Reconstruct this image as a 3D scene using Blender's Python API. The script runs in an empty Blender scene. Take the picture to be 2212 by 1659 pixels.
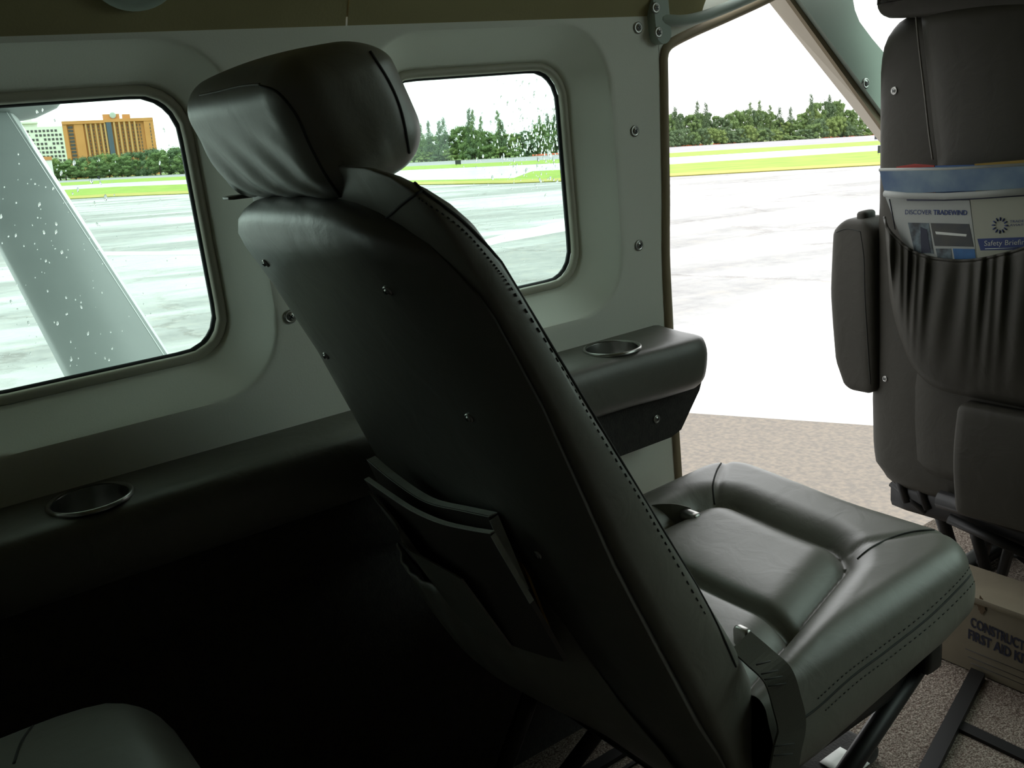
import bpy, math, random
from mathutils import Vector, Matrix
from mathutils.bvhtree import BVHTree
from mathutils.geometry import tessellate_polygon

random.seed(7)
sc = bpy.context.scene
COL = sc.collection
PI = math.pi
# ---------------------------------------------------------------- camera
FPX, CX, CY = 2007.0, 1106.0, 829.5
CAM_H = 2.2                                       # eye height over the apron
up = Vector((-0.055, 1.0, -0.2494)).normalized()  # world up seen in camera axes (right, up, forward)
fw = Vector((4100 - CX, CY + 50, FPX)).normalized()   # the fuselage axis seen in camera axes
wx = (fw - up * fw.dot(up)).normalized()
wy = wx.cross(up)
if wy.z < 0: wy = -wy
PITCH = math.asin(fw.dot(up))
cam_d = bpy.data.cameras.new('camera'); cam = bpy.data.objects.new('camera', cam_d); COL.objects.link(cam)
cam_d.sensor_width = 36; cam_d.lens = 36 * FPX / 2212; cam_d.clip_start = 0.02; cam_d.clip_end = 5000
R3 = Matrix(((wx.x, wx.y, -wx.z), (wy.x, wy.y, -wy.z), (up.x, up.y, -up.z)))
cam.matrix_world = Matrix.Translation((0, 0, CAM_H)) @ R3.to_4x4()
sc.camera = cam
# ---------------------------------------------------------------- sky, exposure
w = bpy.data.worlds.new('overcast_sky'); sc.world = w; w.use_nodes = True
bg = w.node_tree.nodes['Background']; bg.inputs[0].default_value = (0.985, 1.0, 1.0, 1); bg.inputs[1].default_value = 1.0
sc.view_settings.view_transform = 'Standard'; sc.view_settings.look = 'None'
sc.view_settings.gamma = 1; sc.view_settings.use_curve_mapping = False
sc.view_settings.exposure = 1.35
sc.cycles.max_bounces = 14; sc.cycles.diffuse_bounces = 7; sc.cycles.transparent_max_bounces = 24
sc.cycles.caustics_refractive = False; sc.cycles.caustics_reflective = False
# ---------------------------------------------------------------- frames
CPm, SPm = math.cos(PITCH), math.sin(PITCH)
FW = Vector((CPm, 0, SPm)); UW = Vector((-SPm, 0, CPm))
def W(p):                                         # cabin (F forward, L outboard, U up, eye at 0) -> world
    return Vector((p[0] * CPm - p[2] * SPm, p[1], CAM_H + p[0] * SPm + p[2] * CPm))
def wray(px, py):
    v = Vector((px - CX, CY - py, FPX))
    return Vector((v.dot(wx), v.dot(wy), v.dot(up)))
def ray(px, py):                                  # ray in cabin axes
    v = wray(px, py)
    return Vector((v.dot(FW), v.y, v.dot(UW)))
def oL(px, py, L):
    v = ray(px, py); v *= L / v.y; return v
def oF(px, py, F):
    v = ray(px, py); v *= F / v.x; return v
def oU(px, py, U):
    v = ray(px, py); v *= U / v.z; return v
def gnd(px, py, z=0.0):
    v = wray(px, py); return v * ((z - CAM_H) / v.z) + Vector((0, 0, CAM_H))
def interp(tab, x):
    if x <= tab[0][0]: return tab[0][1]
    for a, b in zip(tab, tab[1:]):
        if x <= b[0]:
            return a[1] + (b[1] - a[1]) * (x - a[0]) / (b[0] - a[0])
    return tab[-1][1]
def sm(a, b, x):
    t = min(1, max(0, (x - a) / (b - a))); return t * t * (3 - 2 * t)
# ---------------------------------------------------------------- object helpers
def tag(o, label=None, cat=None, group=None, kind=None):
    if label: o['label'] = label
    if cat: o['category'] = cat
    if group: o['group'] = group
    if kind: o['kind'] = kind
    return o
def thing(name, base, label, cat, group=None, world=False):
    o = bpy.data.objects.new(name, None); COL.objects.link(o)
    o.empty_display_size = 0.05
    o.location = Vector(base) if world else W(base)
    return tag(o, label, cat, group)
def root_loc(o):
    p = Vector((0, 0, 0))
    while o is not None:
        p += o.location; o = o.parent
    return p
def obj(name, vf, mat, parent=None, smooth=True, world=False, sub=0, auto=None):
    vs, fs = vf
    vs = [Vector(v) if world else W(v) for v in vs]
    if parent is None:
        n = len(vs)
        org = Vector((sum(v.x for v in vs) / n, sum(v.y for v in vs) / n, min(v.z for v in vs)))
    else:
        org = root_loc(parent)
    me = bpy.data.meshes.new(name)
    me.from_pydata([tuple(v - org) for v in vs], [], fs)
    me.validate(); me.update()
    import bmesh
    bm = bmesh.new(); bm.from_mesh(me); bmesh.ops.recalc_face_normals(bm, faces=bm.faces); bm.to_mesh(me); bm.free()
    me.materials.append(mat)
    if smooth: me.polygons.foreach_set('use_smooth', [True] * len(me.polygons))
    if auto is not None:
        me.polygons.foreach_set('use_smooth', [True] * len(me.polygons))
        me.set_sharp_from_angle(angle=math.radians(auto))
    o = bpy.data.objects.new(name, me); COL.objects.link(o)
    if parent is None: o.location = org
    else: o.parent = parent
    if sub:
        m = o.modifiers.new('sub', 'SUBSURF'); m.levels = sub; m.render_levels = sub
    return o
def merge(*vfs):
    V, Fc = [], []
    for v, f in vfs:
        n = len(V); V += list(v); Fc += [tuple(i + n for i in q) for q in f]
    return V, Fc
# ---------------------------------------------------------------- shapes (all return verts, faces)
def rbox(lo, hi, r, n=(8, 8, 8), warp=None):
    lo = Vector(lo); hi = Vector(hi)
    r = min(r, *[(hi[i] - lo[i]) * .499 for i in range(3)])
    idx = {}; V = []; Fc = []
    def vert(i, j, k):
        key = (i, j, k)
        if key in idx: return idx[key]
        t = [i / n[0], j / n[1], k / n[2]]
        p = []
        for a in range(3):
            d = hi[a] - lo[a]; q = r / d
            # cluster samples towards the rounded rims
            u = t[a]; u = 0.5 - 0.5 * math.cos(PI * u) if n[a] > 2 else u
            p.append(lo[a] + d * (u * .75 + t[a] * .25))
        p = Vector(p)
        c = Vector([min(max(p[a], lo[a] + r), hi[a] - r) for a in range(3)])
        dlt = p - c
        if dlt.length > 1e-9: p = c + dlt.normalized() * r
        if warp: p = Vector(warp(p))
        idx[key] = len(V); V.append(p); return idx[key]
    for a in range(3):
        b, c = (a + 1) % 3, (a + 2) % 3
        for s in (0, n[a]):
            for i in range(n[b]):
                for j in range(n[c]):
                    q = []
                    for di, dj in ((0, 0), (1, 0), (1, 1), (0, 1)):
                        k = [0, 0, 0]; k[a] = s; k[b] = i + di; k[c] = j + dj
                        q.append(vert(*k))
                    Fc.append(tuple(q) if s else tuple(reversed(q)))
    return V, Fc
def box(lo, hi): return rbox(lo, hi, 0.0, (1, 1, 1)) if False else prism([(lo[0], lo[1]), (hi[0], lo[1]), (hi[0], hi[1]), (lo[0], hi[1])], lo[2], hi[2], 2)
def prism(poly, a, b, axis=2):
    """poly of 2D points extruded between a and b along axis (0: F, 1: L, 2: U)"""
    def mk(p, h):
        if axis == 2: return Vector((p[0], p[1], h))
        if axis == 1: return Vector((p[0], h, p[1]))
        return Vector((h, p[0], p[1]))
    n = len(poly)
    V = [mk(p, a) for p in poly] + [mk(p, b) for p in poly]
    Fc = [(i, (i + 1) % n, n + (i + 1) % n, n + i) for i in range(n)]
    tri = tessellate_polygon([[Vector((p[0], p[1], 0)) for p in poly]])
    for t in tri:
        Fc.append((t[0], t[2], t[1])); Fc.append((n + t[0], n + t[1], n + t[2]))
    return V, Fc
def loft(rings, cap=True, closed=True):
    n = len(rings[0]); V = [Vector(p) for r_ in rings for p in r_]; Fc = []
    m = n if closed else n - 1
    for i in range(len(rings) - 1):
        for j in range(m):
            k = (j + 1) % n
            Fc.append((i * n + j, i * n + k, (i + 1) * n + k, (i + 1) * n + j))
    if cap and closed:
        for base in (0, (len(rings) - 1) * n):
            c = sum((V[base + j] for j in range(n)), Vector()) / n
            V.append(c); ci = len(V) - 1
            for j in range(n): Fc.append((base + j, base + (j + 1) % n, ci))
    return V, Fc
def smooth_path(pts, k=6):
    pts = [Vector(p) for p in pts]; out = []
    for i in range(len(pts) - 1):
        p0 = pts[max(i - 1, 0)]; p1 = pts[i]; p2 = pts[i + 1]; p3 = pts[min(i + 2, len(pts) - 1)]
        for j in range(k):
            t = j / k
            out.append(0.5 * ((2 * p1) + (p2 - p0) * t + (2 * p0 - 5 * p1 + 4 * p2 - p3) * t * t + (3 * p1 - p0 - 3 * p2 + p3) * t ** 3))
    out.append(pts[-1]); return out
def tube(pts, r, n=8, closed=False):
    pts = [Vector(p) for p in pts]; rings = []
    N = len(pts)
    ref = Vector((0.123, 0.33, 0.94))
    for i, p in enumerate(pts):
        a = pts[(i - 1) % N] if (closed or i) else p
        b = pts[(i + 1) % N] if (closed or i < N - 1) else p
        t = (b - a).normalized()
        x = (ref - t * ref.dot(t)).normalized(); y = t.cross(x); ref = x
        rr = r(i / (N - 1)) if callable(r) else r
        rings.append([p + (x * math.cos(2 * PI * k / n) + y * math.sin(2 * PI * k / n)) * rr for k in range(n)])
    if closed: rings.append(rings[0])
    return loft(rings, cap=not closed)
def ribbon(pts, side, wdt, thk):
    pts = [Vector(p) for p in pts]; rings = []
    for i, p in enumerate(pts):
        a = pts[max(i - 1, 0)]; b = pts[min(i + 1, len(pts) - 1)]
        t = (b - a).normalized(); s = side(i / (len(pts) - 1)) if callable(side) else Vector(side)
        s = (s - t * s.dot(t)).normalized(); n_ = t.cross(s)
        ww = wdt(i / (len(pts) - 1)) if callable(wdt) else wdt
        rings.append([p + s * ww / 2 + n_ * thk / 2, p - s * ww / 2 + n_ * thk / 2, p - s * ww / 2 - n_ * thk / 2, p + s * ww / 2 - n_ * thk / 2])
    return loft(rings)
def disc_stack(c, nrm, prof, n=20):
    """lathe: prof = [(radius, height along nrm)]"""
    nrm = Vector(nrm).normalized(); x = nrm.orthogonal().normalized(); y = nrm.cross(x); c = Vector(c)
    rings = [[c + nrm * h + (x * math.cos(2 * PI * k / n) + y * math.sin(2 * PI * k / n)) * max(r, 1e-5) for k in range(n)] for r, h in prof]
    return loft(rings, cap=True)
def sphere(c, r, n=8, m=5, sc3=(1, 1, 1)):
    rings = []
    for i in range(m + 1):
        a = PI * i / m
        rings.append([Vector((c[0] + max(math.sin(a), .02) * math.cos(2 * PI * k / n) * r * sc3[0], c[1] + max(math.sin(a), .02) * math.sin(2 * PI * k / n) * r * sc3[1], c[2] + math.cos(a) * r * sc3[2])) for k in range(n)])
    return loft(rings)
def ss(n_pts, ex):
    out = []
    for k in range(n_pts):
        a = 2 * PI * k / n_pts; c, s = math.cos(a), math.sin(a)
        out.append((math.copysign(abs(c) ** (2 / ex), c), math.copysign(abs(s) ** (2 / ex), s)))
    return out
class Surf:
    """a built shape that pixels or points can be dropped on"""
    def __init__(s, vf): s.t = BVHTree.FromPolygons([tuple(v) for v in vf[0]], vf[1])
    def px(s, x, y, off=0.0):
        d = ray(x, y).normalized(); h = s.t.ray_cast(Vector((0, 0, 0)), d)
        if h[0] is None: return None
        n = h[1] if h[1].dot(d) < 0 else -h[1]
        return h[0] + n * off
    def nrm(s, x, y):
        d = ray(x, y).normalized(); h = s.t.ray_cast(Vector((0, 0, 0)), d)
        if h[0] is None: return None
        return h[1] if h[1].dot(d) < 0 else -h[1]
    def path(s, pts, k=6, off=0.0):
        q = smooth_path([(x, y, 0) for x, y in pts], k)
        r_ = [s.px(v.x, v.y, off) for v in q]
        return [v for v in r_ if v is not None]
# ---------------------------------------------------------------- materials
def nodes(name):
    m = bpy.data.materials.new(name); m.use_nodes = True
    nt = m.node_tree; b = nt.nodes['Principled BSDF']
    return m, nt, b
def mat(name, col, rough=.6, metal=0, noise=None, bump=None, spec=.5, col2=None, sheen=0, coord='Object', detail=4, bdist=.002):
    m, nt, b = nodes(name)
    b.inputs['Base Color'].default_value = (*col, 1); b.inputs['Roughness'].default_value = rough
    b.inputs['Metallic'].default_value = metal; b.inputs['Specular IOR Level'].default_value = spec
    if sheen: b.inputs['Sheen Weight'].default_value = sheen
    tc = nt.nodes.new('ShaderNodeTexCoord')
    if noise:
        n = nt.nodes.new('ShaderNodeTexNoise'); n.inputs['Scale'].default_value = noise; n.inputs['Detail'].default_value = detail
        nt.links.new(tc.outputs[coord], n.inputs['Vector'])
        r_ = nt.nodes.new('ShaderNodeValToRGB'); r_.color_ramp.elements[0].position = .35; r_.color_ramp.elements[1].position = .65
        c2 = col2 or tuple(c * .8 for c in col)
        r_.color_ramp.elements[0].color = (*c2, 1); r_.color_ramp.elements[1].color = (*col, 1)
        nt.links.new(n.outputs['Fac'], r_.inputs['Fac']); nt.links.new(r_.outputs['Color'], b.inputs['Base Color'])
    if bump:
        n2 = nt.nodes.new('ShaderNodeTexNoise'); n2.inputs['Scale'].default_value = bump[0]; n2.inputs['Detail'].default_value = 3
        nt.links.new(tc.outputs[coord], n2.inputs['Vector'])
        bp = nt.nodes.new('ShaderNodeBump'); bp.inputs['Strength'].default_value = bump[1]; bp.inputs['Distance'].default_value = bdist
        nt.links.new(n2.outputs['Fac'], bp.inputs['Height']); nt.links.new(bp.outputs['Normal'], b.inputs['Normal'])
    return m
def leather(name, col, rough=.42, coat=.5, spec=.5):
    m, nt, b = nodes(name)
    b.inputs['Roughness'].default_value = rough; b.inputs['Specular IOR Level'].default_value = spec
    b.inputs['Coat Weight'].default_value = coat; b.inputs['Coat Roughness'].default_value = .42
    tc = nt.nodes.new('ShaderNodeTexCoord')
    n = nt.nodes.new('ShaderNodeTexNoise'); n.inputs['Scale'].default_value = 7; n.inputs['Detail'].default_value = 5
    nt.links.new(tc.outputs['Object'], n.inputs['Vector'])
    r_ = nt.nodes.new('ShaderNodeValToRGB'); r_.color_ramp.elements[0].position = .3; r_.color_ramp.elements[1].position = .7
    r_.color_ramp.elements[0].color = (*[c * .86 for c in col], 1); r_.color_ramp.elements[1].color = (*col, 1)
    nt.links.new(n.outputs['Fac'], r_.inputs['Fac']); nt.links.new(r_.outputs['Color'], b.inputs['Base Color'])
    v = nt.nodes.new('ShaderNodeTexVoronoi'); v.inputs['Scale'].default_value = 650; v.feature = 'DISTANCE_TO_EDGE'
    nt.links.new(tc.outputs['Object'], v.inputs['Vector'])
    n2 = nt.nodes.new('ShaderNodeTexNoise'); n2.inputs['Scale'].default_value = 22; n2.inputs['Detail'].default_value = 4; n2.inputs['Distortion'].default_value = .8
    nt.links.new(tc.outputs['Object'], n2.inputs['Vector'])
    b1 = nt.nodes.new('ShaderNodeBump'); b1.inputs['Strength'].default_value = .1; b1.inputs['Distance'].default_value = .0006
    b2 = nt.nodes.new('ShaderNodeBump'); b2.inputs['Strength'].default_value = .35; b2.inputs['Distance'].default_value = .004
    nt.links.new(v.outputs['Distance'], b1.inputs['Height']); nt.links.new(n2.outputs['Fac'], b2.inputs['Height'])
    nt.links.new(b2.outputs['Normal'], b1.inputs['Normal']); nt.links.new(b1.outputs['Normal'], b.inputs['Normal'])
    return m
M = {}
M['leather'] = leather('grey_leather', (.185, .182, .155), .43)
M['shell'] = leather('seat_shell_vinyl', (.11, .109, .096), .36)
M['leatherF_shaded'] = leather('shaded_front_leather', (.055, .052, .042), .55, 0, .22)  # the grey leather again, darkened to carry the shade on the front seat
M['ledge'] = leather('ledge_vinyl', (.135, .134, .114), .5)
M['seam'] = mat('seam_thread', (.035, .037, .033), .8)
M['piping'] = mat('seat_piping', (.16, .15, .13), .6)
M['wall'] = mat('wall_lining', (.85, .87, .79), .7, noise=3, col2=(.82, .84, .76), bump=(420, .25), bdist=.0006)
M['ceil'] = mat('headliner_tan', (.37, .33, .18), .9, noise=5, col2=(.33, .29, .155), bump=(300, .3), bdist=.0008)
M['seal'] = mat('window_seal', (.44, .43, .35), .5)
M['gasket'] = mat('black_gasket', (.02, .025, .03), .5)
M['jamb'] = mat('door_jamb_cream', (.62, .55, .45), .55)
M['jambtan'] = mat('door_seal_tan', (.36, .29, .19), .6)
M['pillar'] = mat('pillar_green_grey', (.44, .52, .45), .7, bump=(400, .2), bdist=.0006)
M['steel'] = mat('steel', (.42, .42, .40), .3, 1)
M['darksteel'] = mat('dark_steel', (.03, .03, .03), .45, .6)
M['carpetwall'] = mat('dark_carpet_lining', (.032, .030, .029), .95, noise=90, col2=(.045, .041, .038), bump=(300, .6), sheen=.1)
M['belt'] = mat('belt_webbing', (.15, .15, .125), .75, bump=(900, .3), bdist=.0006)
M['paper'] = mat('paper', (.42, .44, .42), .7)
M['papercream'] = mat('cream_paper', (.37, .38, .31), .7)
M['paperold'] = mat('newspaper_edges', (.56, .60, .56), .8, noise=40)
M['cover'] = mat('dark_printed_cover', (.07, .06, .055), .5)
M['navy'] = mat('navy_ink', (.02, .04, .16), .6)
M['ink'] = mat('black_ink', (.02, .025, .05), .6)
M['red'] = mat('red_card', (.45, .04, .025), .5)
M['blue'] = mat('blue_card', (.03, .12, .4), .5)
M['yellow'] = mat('yellow_card', (.40, .25, .03), .5)
M['photo_sky'] = mat('printed_sky_photo', (.20, .29, .36), .55, noise=14, col2=(.07, .13, .25))
M['photo_dark'] = mat('printed_cabin_photo', (.16, .22, .25), .5, noise=60, col2=(.03, .035, .04))
M['photo_plane'] = mat('printed_airfield_photo', (.03, .035, .045), .5, noise=30, col2=(.06, .06, .05))
M['photo_blue'] = mat('printed_sea_photo', (.03, .14, .36), .5, noise=60)
M['kit'] = mat('tan_painted_box', (.27, .235, .165), .6, noise=14, col2=(.22, .19, .135))
M['stain'] = mat('brown_stain', (.16, .11, .06), .8, noise=60)
M['grime'] = mat('box_grime', (.24, .22, .16), .9)
M['whiteplastic'] = mat('white_plastic', (.7, .72, .68), .5)
M['vent'] = mat('vent_ring', (.42, .50, .45), .6)
M['edge_highlight'] = mat('strut_edge_highlight', (.80, .82, .82), .25, noise=2, col2=(.76, .78, .78))
M['strut'] = mat('grey_strut_paint', (.30, .325, .325), .3, noise=6, col2=(.28, .305, .305))
M['wingskin'] = mat('wing_skin', (.5, .54, .55), .35)
def carpet():
    m, nt, b = nodes('speckled_carpet'); b.inputs['Roughness'].default_value = .95; b.inputs['Specular IOR Level'].default_value = .1
    tc = nt.nodes.new('ShaderNodeTexCoord')
    n = nt.nodes.new('ShaderNodeTexNoise'); n.inputs['Scale'].default_value = 420; n.inputs['Detail'].default_value = 2
    n3 = nt.nodes.new('ShaderNodeTexNoise'); n3.inputs['Scale'].default_value = 150; n3.inputs['Detail'].default_value = 1
    nt.links.new(tc.outputs['Object'], n.inputs['Vector']); nt.links.new(tc.outputs['Object'], n3.inputs['Vector'])
    r_ = nt.nodes.new('ShaderNodeValToRGB'); e = r_.color_ramp.elements
    e[0].position = .36; e[0].color = (.10, .07, .055, 1); e[1].position = .62; e[1].color = (.34, .30, .25, 1)
    x = e.new(.5); x.color = (.19, .155, .13, 1)
    nt.links.new(n.outputs['Fac'], r_.inputs['Fac']); nt.links.new(r_.outputs['Color'], b.inputs['Base Color'])
    bp = nt.nodes.new('ShaderNodeBump'); bp.inputs['Strength'].default_value = .8; bp.inputs['Distance'].default_value = .004
    nt.links.new(n3.outputs['Fac'], bp.inputs['Height']); nt.links.new(bp.outputs['Normal'], b.inputs['Normal'])
    return m
M['carpet'] = carpet()
def glass():
    m = bpy.data.materials.new('tinted_window_glass'); m.use_nodes = True; nt = m.node_tree; nt.nodes.clear()
    o = nt.nodes.new('ShaderNodeOutputMaterial'); t = nt.nodes.new('ShaderNodeBsdfTransparent'); g = nt.nodes.new('ShaderNodeBsdfGlossy')
    t.inputs[0].default_value = (.845, .955, .905, 1); g.inputs['Roughness'].default_value = .03
    mx = nt.nodes.new('ShaderNodeMixShader'); mx.inputs[0].default_value = .03
    nt.links.new(t.outputs[0], mx.inputs[1]); nt.links.new(g.outputs[0], mx.inputs[2]); nt.links.new(mx.outputs[0], o.inputs[0])
    return m
M['glass'] = glass()
def water():
    m = bpy.data.materials.new('rain_water'); m.use_nodes = True; nt = m.node_tree; nt.nodes.clear()
    o = nt.nodes.new('ShaderNodeOutputMaterial'); g = nt.nodes.new('ShaderNodeBsdfGlass'); g.inputs['IOR'].default_value = 1.33; g.inputs['Roughness'].default_value = 0
    nt.links.new(g.outputs[0], o.inputs[0]); return m
M['water'] = water()
def tarmac():
    m, nt, b = nodes('wet_tarmac'); b.inputs['Specular IOR Level'].default_value = .5
    tc = nt.nodes.new('ShaderNodeTexCoord')
    mp = nt.nodes.new('ShaderNodeMapping'); mp.inputs['Scale'].default_value = (.05, .16, 1); nt.links.new(tc.outputs['Object'], mp.inputs[0])
    n = nt.nodes.new('ShaderNodeTexNoise'); n.inputs['Scale'].default_value = 1.4; n.inputs['Detail'].default_value = 7; n.inputs['Roughness'].default_value = .6
    nt.links.new(mp.outputs[0], n.inputs['Vector'])
    n2 = nt.nodes.new('ShaderNodeTexNoise'); n2.inputs['Scale'].default_value = 3.0; n2.inputs['Detail'].default_value = 8; n2.inputs['Roughness'].default_value = .75
    nt.links.new(tc.outputs['Object'], n2.inputs['Vector'])
    r_ = nt.nodes.new('ShaderNodeValToRGB'); e = r_.color_ramp.elements
    e[0].position = .36; e[0].color = (.22, .217, .215, 1); e[1].position = .70; e[1].color = (.34, .305, .26, 1); x = e.new(.55); x.color = (.285, .277, .268, 1)
    nt.links.new(n2.outputs['Fac'], r_.inputs['Fac'])
    # cracks between slabs
    v = nt.nodes.new('ShaderNodeTexVoronoi'); v.feature = 'DISTANCE_TO_EDGE'; v.inputs['Scale'].default_value = .22
    ad = nt.nodes.new('ShaderNodeMixRGB'); ad.blend_type = 'ADD'; ad.inputs[0].default_value = 1.2
    nt.links.new(tc.outputs['Object'], ad.inputs[1]); nt.links.new(n2.outputs['Color'], ad.inputs[2]); nt.links.new(ad.outputs[0], v.inputs['Vector'])
    cr = nt.nodes.new('ShaderNodeValToRGB'); cr.color_ramp.elements[0].color = (.62, .58, .55, 1); cr.color_ramp.elements[1].position = .022; cr.color_ramp.elements[1].color = (1, 1, 1, 1)
    nt.links.new(v.outputs['Distance'], cr.inputs['Fac'])
    mu = nt.nodes.new('ShaderNodeMixRGB'); mu.blend_type = 'MULTIPLY'; mu.inputs[0].default_value = 1
    nt.links.new(r_.outputs['Color'], mu.inputs[1]); nt.links.new(cr.outputs['Color'], mu.inputs[2])
    nt.links.new(mu.outputs[0], b.inputs['Base Color'])
    rr = nt.nodes.new('ShaderNodeMapRange'); rr.inputs['From Min'].default_value = .42; rr.inputs['From Max'].default_value = .56
    rr.inputs['To Min'].default_value = .6; rr.inputs['To Max'].default_value = .22
    nt.links.new(n.outputs['Fac'], rr.inputs['Value']); nt.links.new(rr.outputs['Result'], b.inputs['Roughness'])
    return m
M['tarmac'] = tarmac()
M['taxiway'] = mat('wet_taxiway', (.36, .38, .40), .25, noise=.05, col2=(.26, .28, .30))
M['runway'] = mat('runway_grey', (.30, .29, .30), .6, noise=.05, col2=(.24, .23, .25))
M['grass'] = mat('grass_green', (.34, .45, .09), .9, noise=.35, col2=(.24, .35, .07), spec=.1, detail=8)
M['grassdry'] = mat('dry_grass', (.50, .41, .125), .9, noise=.6, col2=(.37, .37, .10), spec=.1, detail=8)
M['whiteband'] = mat('ground_white', (.86, .86, .84), .5, noise=1.2, col2=(.78, .78, .76))
M['orange'] = mat('hotel_orange', (.58, .27, .09), .8, noise=.12, col2=(.54, .245, .08))
M['orangelite'] = mat('hotel_recess_ochre', (.52, .31, .13), .8)
M['blueglass'] = mat('hotel_blue_glass', (.06, .09, .13), .4)
M['darkwin'] = mat('dark_window', (.06, .06, .06), .4)
M['offwhite'] = mat('white_block_paint', (.72, .74, .66), .8)
M['leafA'] = mat('leaf_green', (.21, .30, .12), .9, noise=1.5, col2=(.14, .215, .08), spec=.1)
M['leafB'] = mat('leaf_dark', (.16, .23, .12), .9, noise=1.5, col2=(.11, .165, .085), spec=.1)
M['leafC'] = mat('leaf_olive', (.26, .34, .12), .9, noise=1.5, col2=(.17, .24, .08), spec=.1)
M['trunk'] = mat('trunk', (.06, .045, .035), .9)
M['barrier'] = mat('orange_barrier', (.75, .17, .08), .7)

# ================================================================= SETTING: FUSELAGE
LW = 1.078          # inner face of the side lining
LG = 1.135         # plane of the glass
FLOOR = -0.97
def rrect_pts(f0, f1, u0, u1, r, N=96):
    """N points, N/4 for each side+corner, starting on the right side middle, counter clockwise"""
    cxm, cym = (f0 + f1) / 2, (u0 + u1) / 2
    a, b = (f1 - f0) / 2, (u1 - u0) / 2
    out = []
    for k in range(N):
        t = 2 * PI * k / N
        # direction to a superellipse-like point then exact rounded rect projection
        q = (k % (N // 4)) / (N // 4); side = k // (N // 4)
        dx, dy = [((1), (-1 + 2 * q)), ((1 - 2 * q), 1), (-1, 1 - 2 * q), (-1 + 2 * q, -1)][side]
        x, y = dx * a, dy * b
        ix, iy = max(-a + r, min(a - r, x)), max(-b + r, min(b - r, y))
        vx, vy = x - ix, y - iy
        l = math.hypot(vx, vy)
        if l > 1e-9 and (abs(vx) > 1e-9 and abs(vy) > 1e-9 or True):
            x, y = ix + vx / l * r, iy + vy / l * r
        out.append((cxm + x, cym + y))
    return out
g0 = oL(468, 640, LG); g1 = oL(1237, 500, LG)
WIN = []           # glass extents f0,f1,u0,u1
tU = oL(200, 192, LG).z; bU = oL(200, 828, LG).z
WIN.append((oL(470, 600, LG).x - .315, oL(470, 600, LG).x, bU, tU))
WIN.append((oL(1238, 450, LG).x - .315, oL(1238, 450, LG).x, oL(1165, 628, LG).z, oL(1100, 140, LG).z))
WIN.insert(0, (WIN[0][0] - .56, WIN[0][1] - .56, bU, tU))
bounds = [-1.7, (WIN[0][1] + WIN[1][0]) / 2, (WIN[1][1] + WIN[2][0]) / 2, oL(1434, 400, LW).x + .005]
UTOP, UBOT = 0.16, FLOOR
cells = []
for i, wv in enumerate(WIN):
    f0, f1, u0, u1 = wv
    N = 96
    c0, c1 = bounds[i], bounds[i + 1]
    rings = []
    outer = rrect_pts(c0, c1, u0 - .13, UTOP, 0.0001, N)
    seq = [(0.0, LG, .052), (.003, LG - .008, .054), (.006, LG - .012, .056), (.010, LG - .015, .058), (.036, LG - .044, .080), (.041, LW + .0045, .084), (.044, LW + .001, .086), (.048, LW, .09)]
    for g, L, r in seq:
        pts = rrect_pts(f0 - g, f1 + g, u0 - g, u1 + g, r, N)
        rings.append([Vector((p[0], L, p[1])) for p in pts])
    for g_ in (.054, .062): rings.append([Vector((p[0], LW, p[1])) for p in rrect_pts(f0 - g_, f1 + g_, u0 - g_, u1 + g_, .10, N)])
    rings.append([Vector((p[0], LW, p[1])) for p in outer])
    cells.append(loft(rings, cap=False))
    cells.append(([Vector((c0, LW, UBOT)), Vector((c1, LW, UBOT)), Vector((c1, LW, u0 - .13)), Vector((c0, LW, u0 - .13))], [(0, 1, 2, 3)]))
FD = bounds[3]     # rear edge of the door opening
# header above the door opening, rises forward; rounded corner
hp = [oL(x, y, LW) for x, y in ((1430, 160), (1430, 118), (1437, 98), (1455, 84), (1500, 62), (1560, 36), (1640, 0), (1700, -30))]
poly = [(FD - .001, UTOP), (FD - .001, hp[0].z)] + [(p.x, p.z) for p in hp] + [(hp[-1].x, .30), (FD - .001, .30)]
cells.append(prism(poly, LW, LW + .012, 1))
wall = obj('wall_left', merge(*cells), M['wall'], auto=35); tag(wall, kind='structure')
wall['label'] = 'pale grey green cabin side lining with recessed window surrounds'
# edge strip (tan seal) running round the door opening
edge_px = [(1452, 930), (1440, 690), (1434, 400), (1430, 160), (1430, 118), (1437, 98), (1455, 84), (1500, 62), (1560, 36), (1640, 0), (1700, -30)]
ep = [oL(1472, 1040, LW)] + [oL(x, y, LW) for x, y in edge_px[1:]]
ep[0] = Vector((oL(1440, 690, LW).x + .01, LW, FLOOR))
epp = [p + Vector((.003, .0, -.003)) for p in ep]
obj('door_seal', tube(smooth_path(epp, 5), .0080, 8), M['jambtan'], wall)

def screw(px, py, L=None, parent=None, surf=None, r=.0085, pos=None, nrm=(0, -1, 0)):
    if surf is not None:
        p = surf.px(px, py); n = surf.nrm(px, py)
        if p is None: return
    else:
        p = Vector(pos) if pos is not None else oL(px, py, L); n = Vector(nrm)
    s = obj('screw', disc_stack(p, n, [(r, -.001), (r, .0012), (r * .72, .0022), (r * .66, .0012), (r * .60, .0016), (r * .3, .003), (0, .0032)], 16), M['steel'], parent)
    x = n.orthogonal().normalized(); y = n.cross(x); q = p + n * .0032
    a = ribbon([q - x * r * .4, q + x * r * .4], y, r * .16, .0008); b = ribbon([q - y * r * .4, q + y * r * .4], x, r * .16, .0008)
    obj('screw_slot', merge(a, b), M['gasket'], s, smooth=False)
    return s
for x, y in ((1378, 60), (1371, 283), (1380, 530), (627, 684)):
    screw(x, y, LW - .0005, wall)
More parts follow.
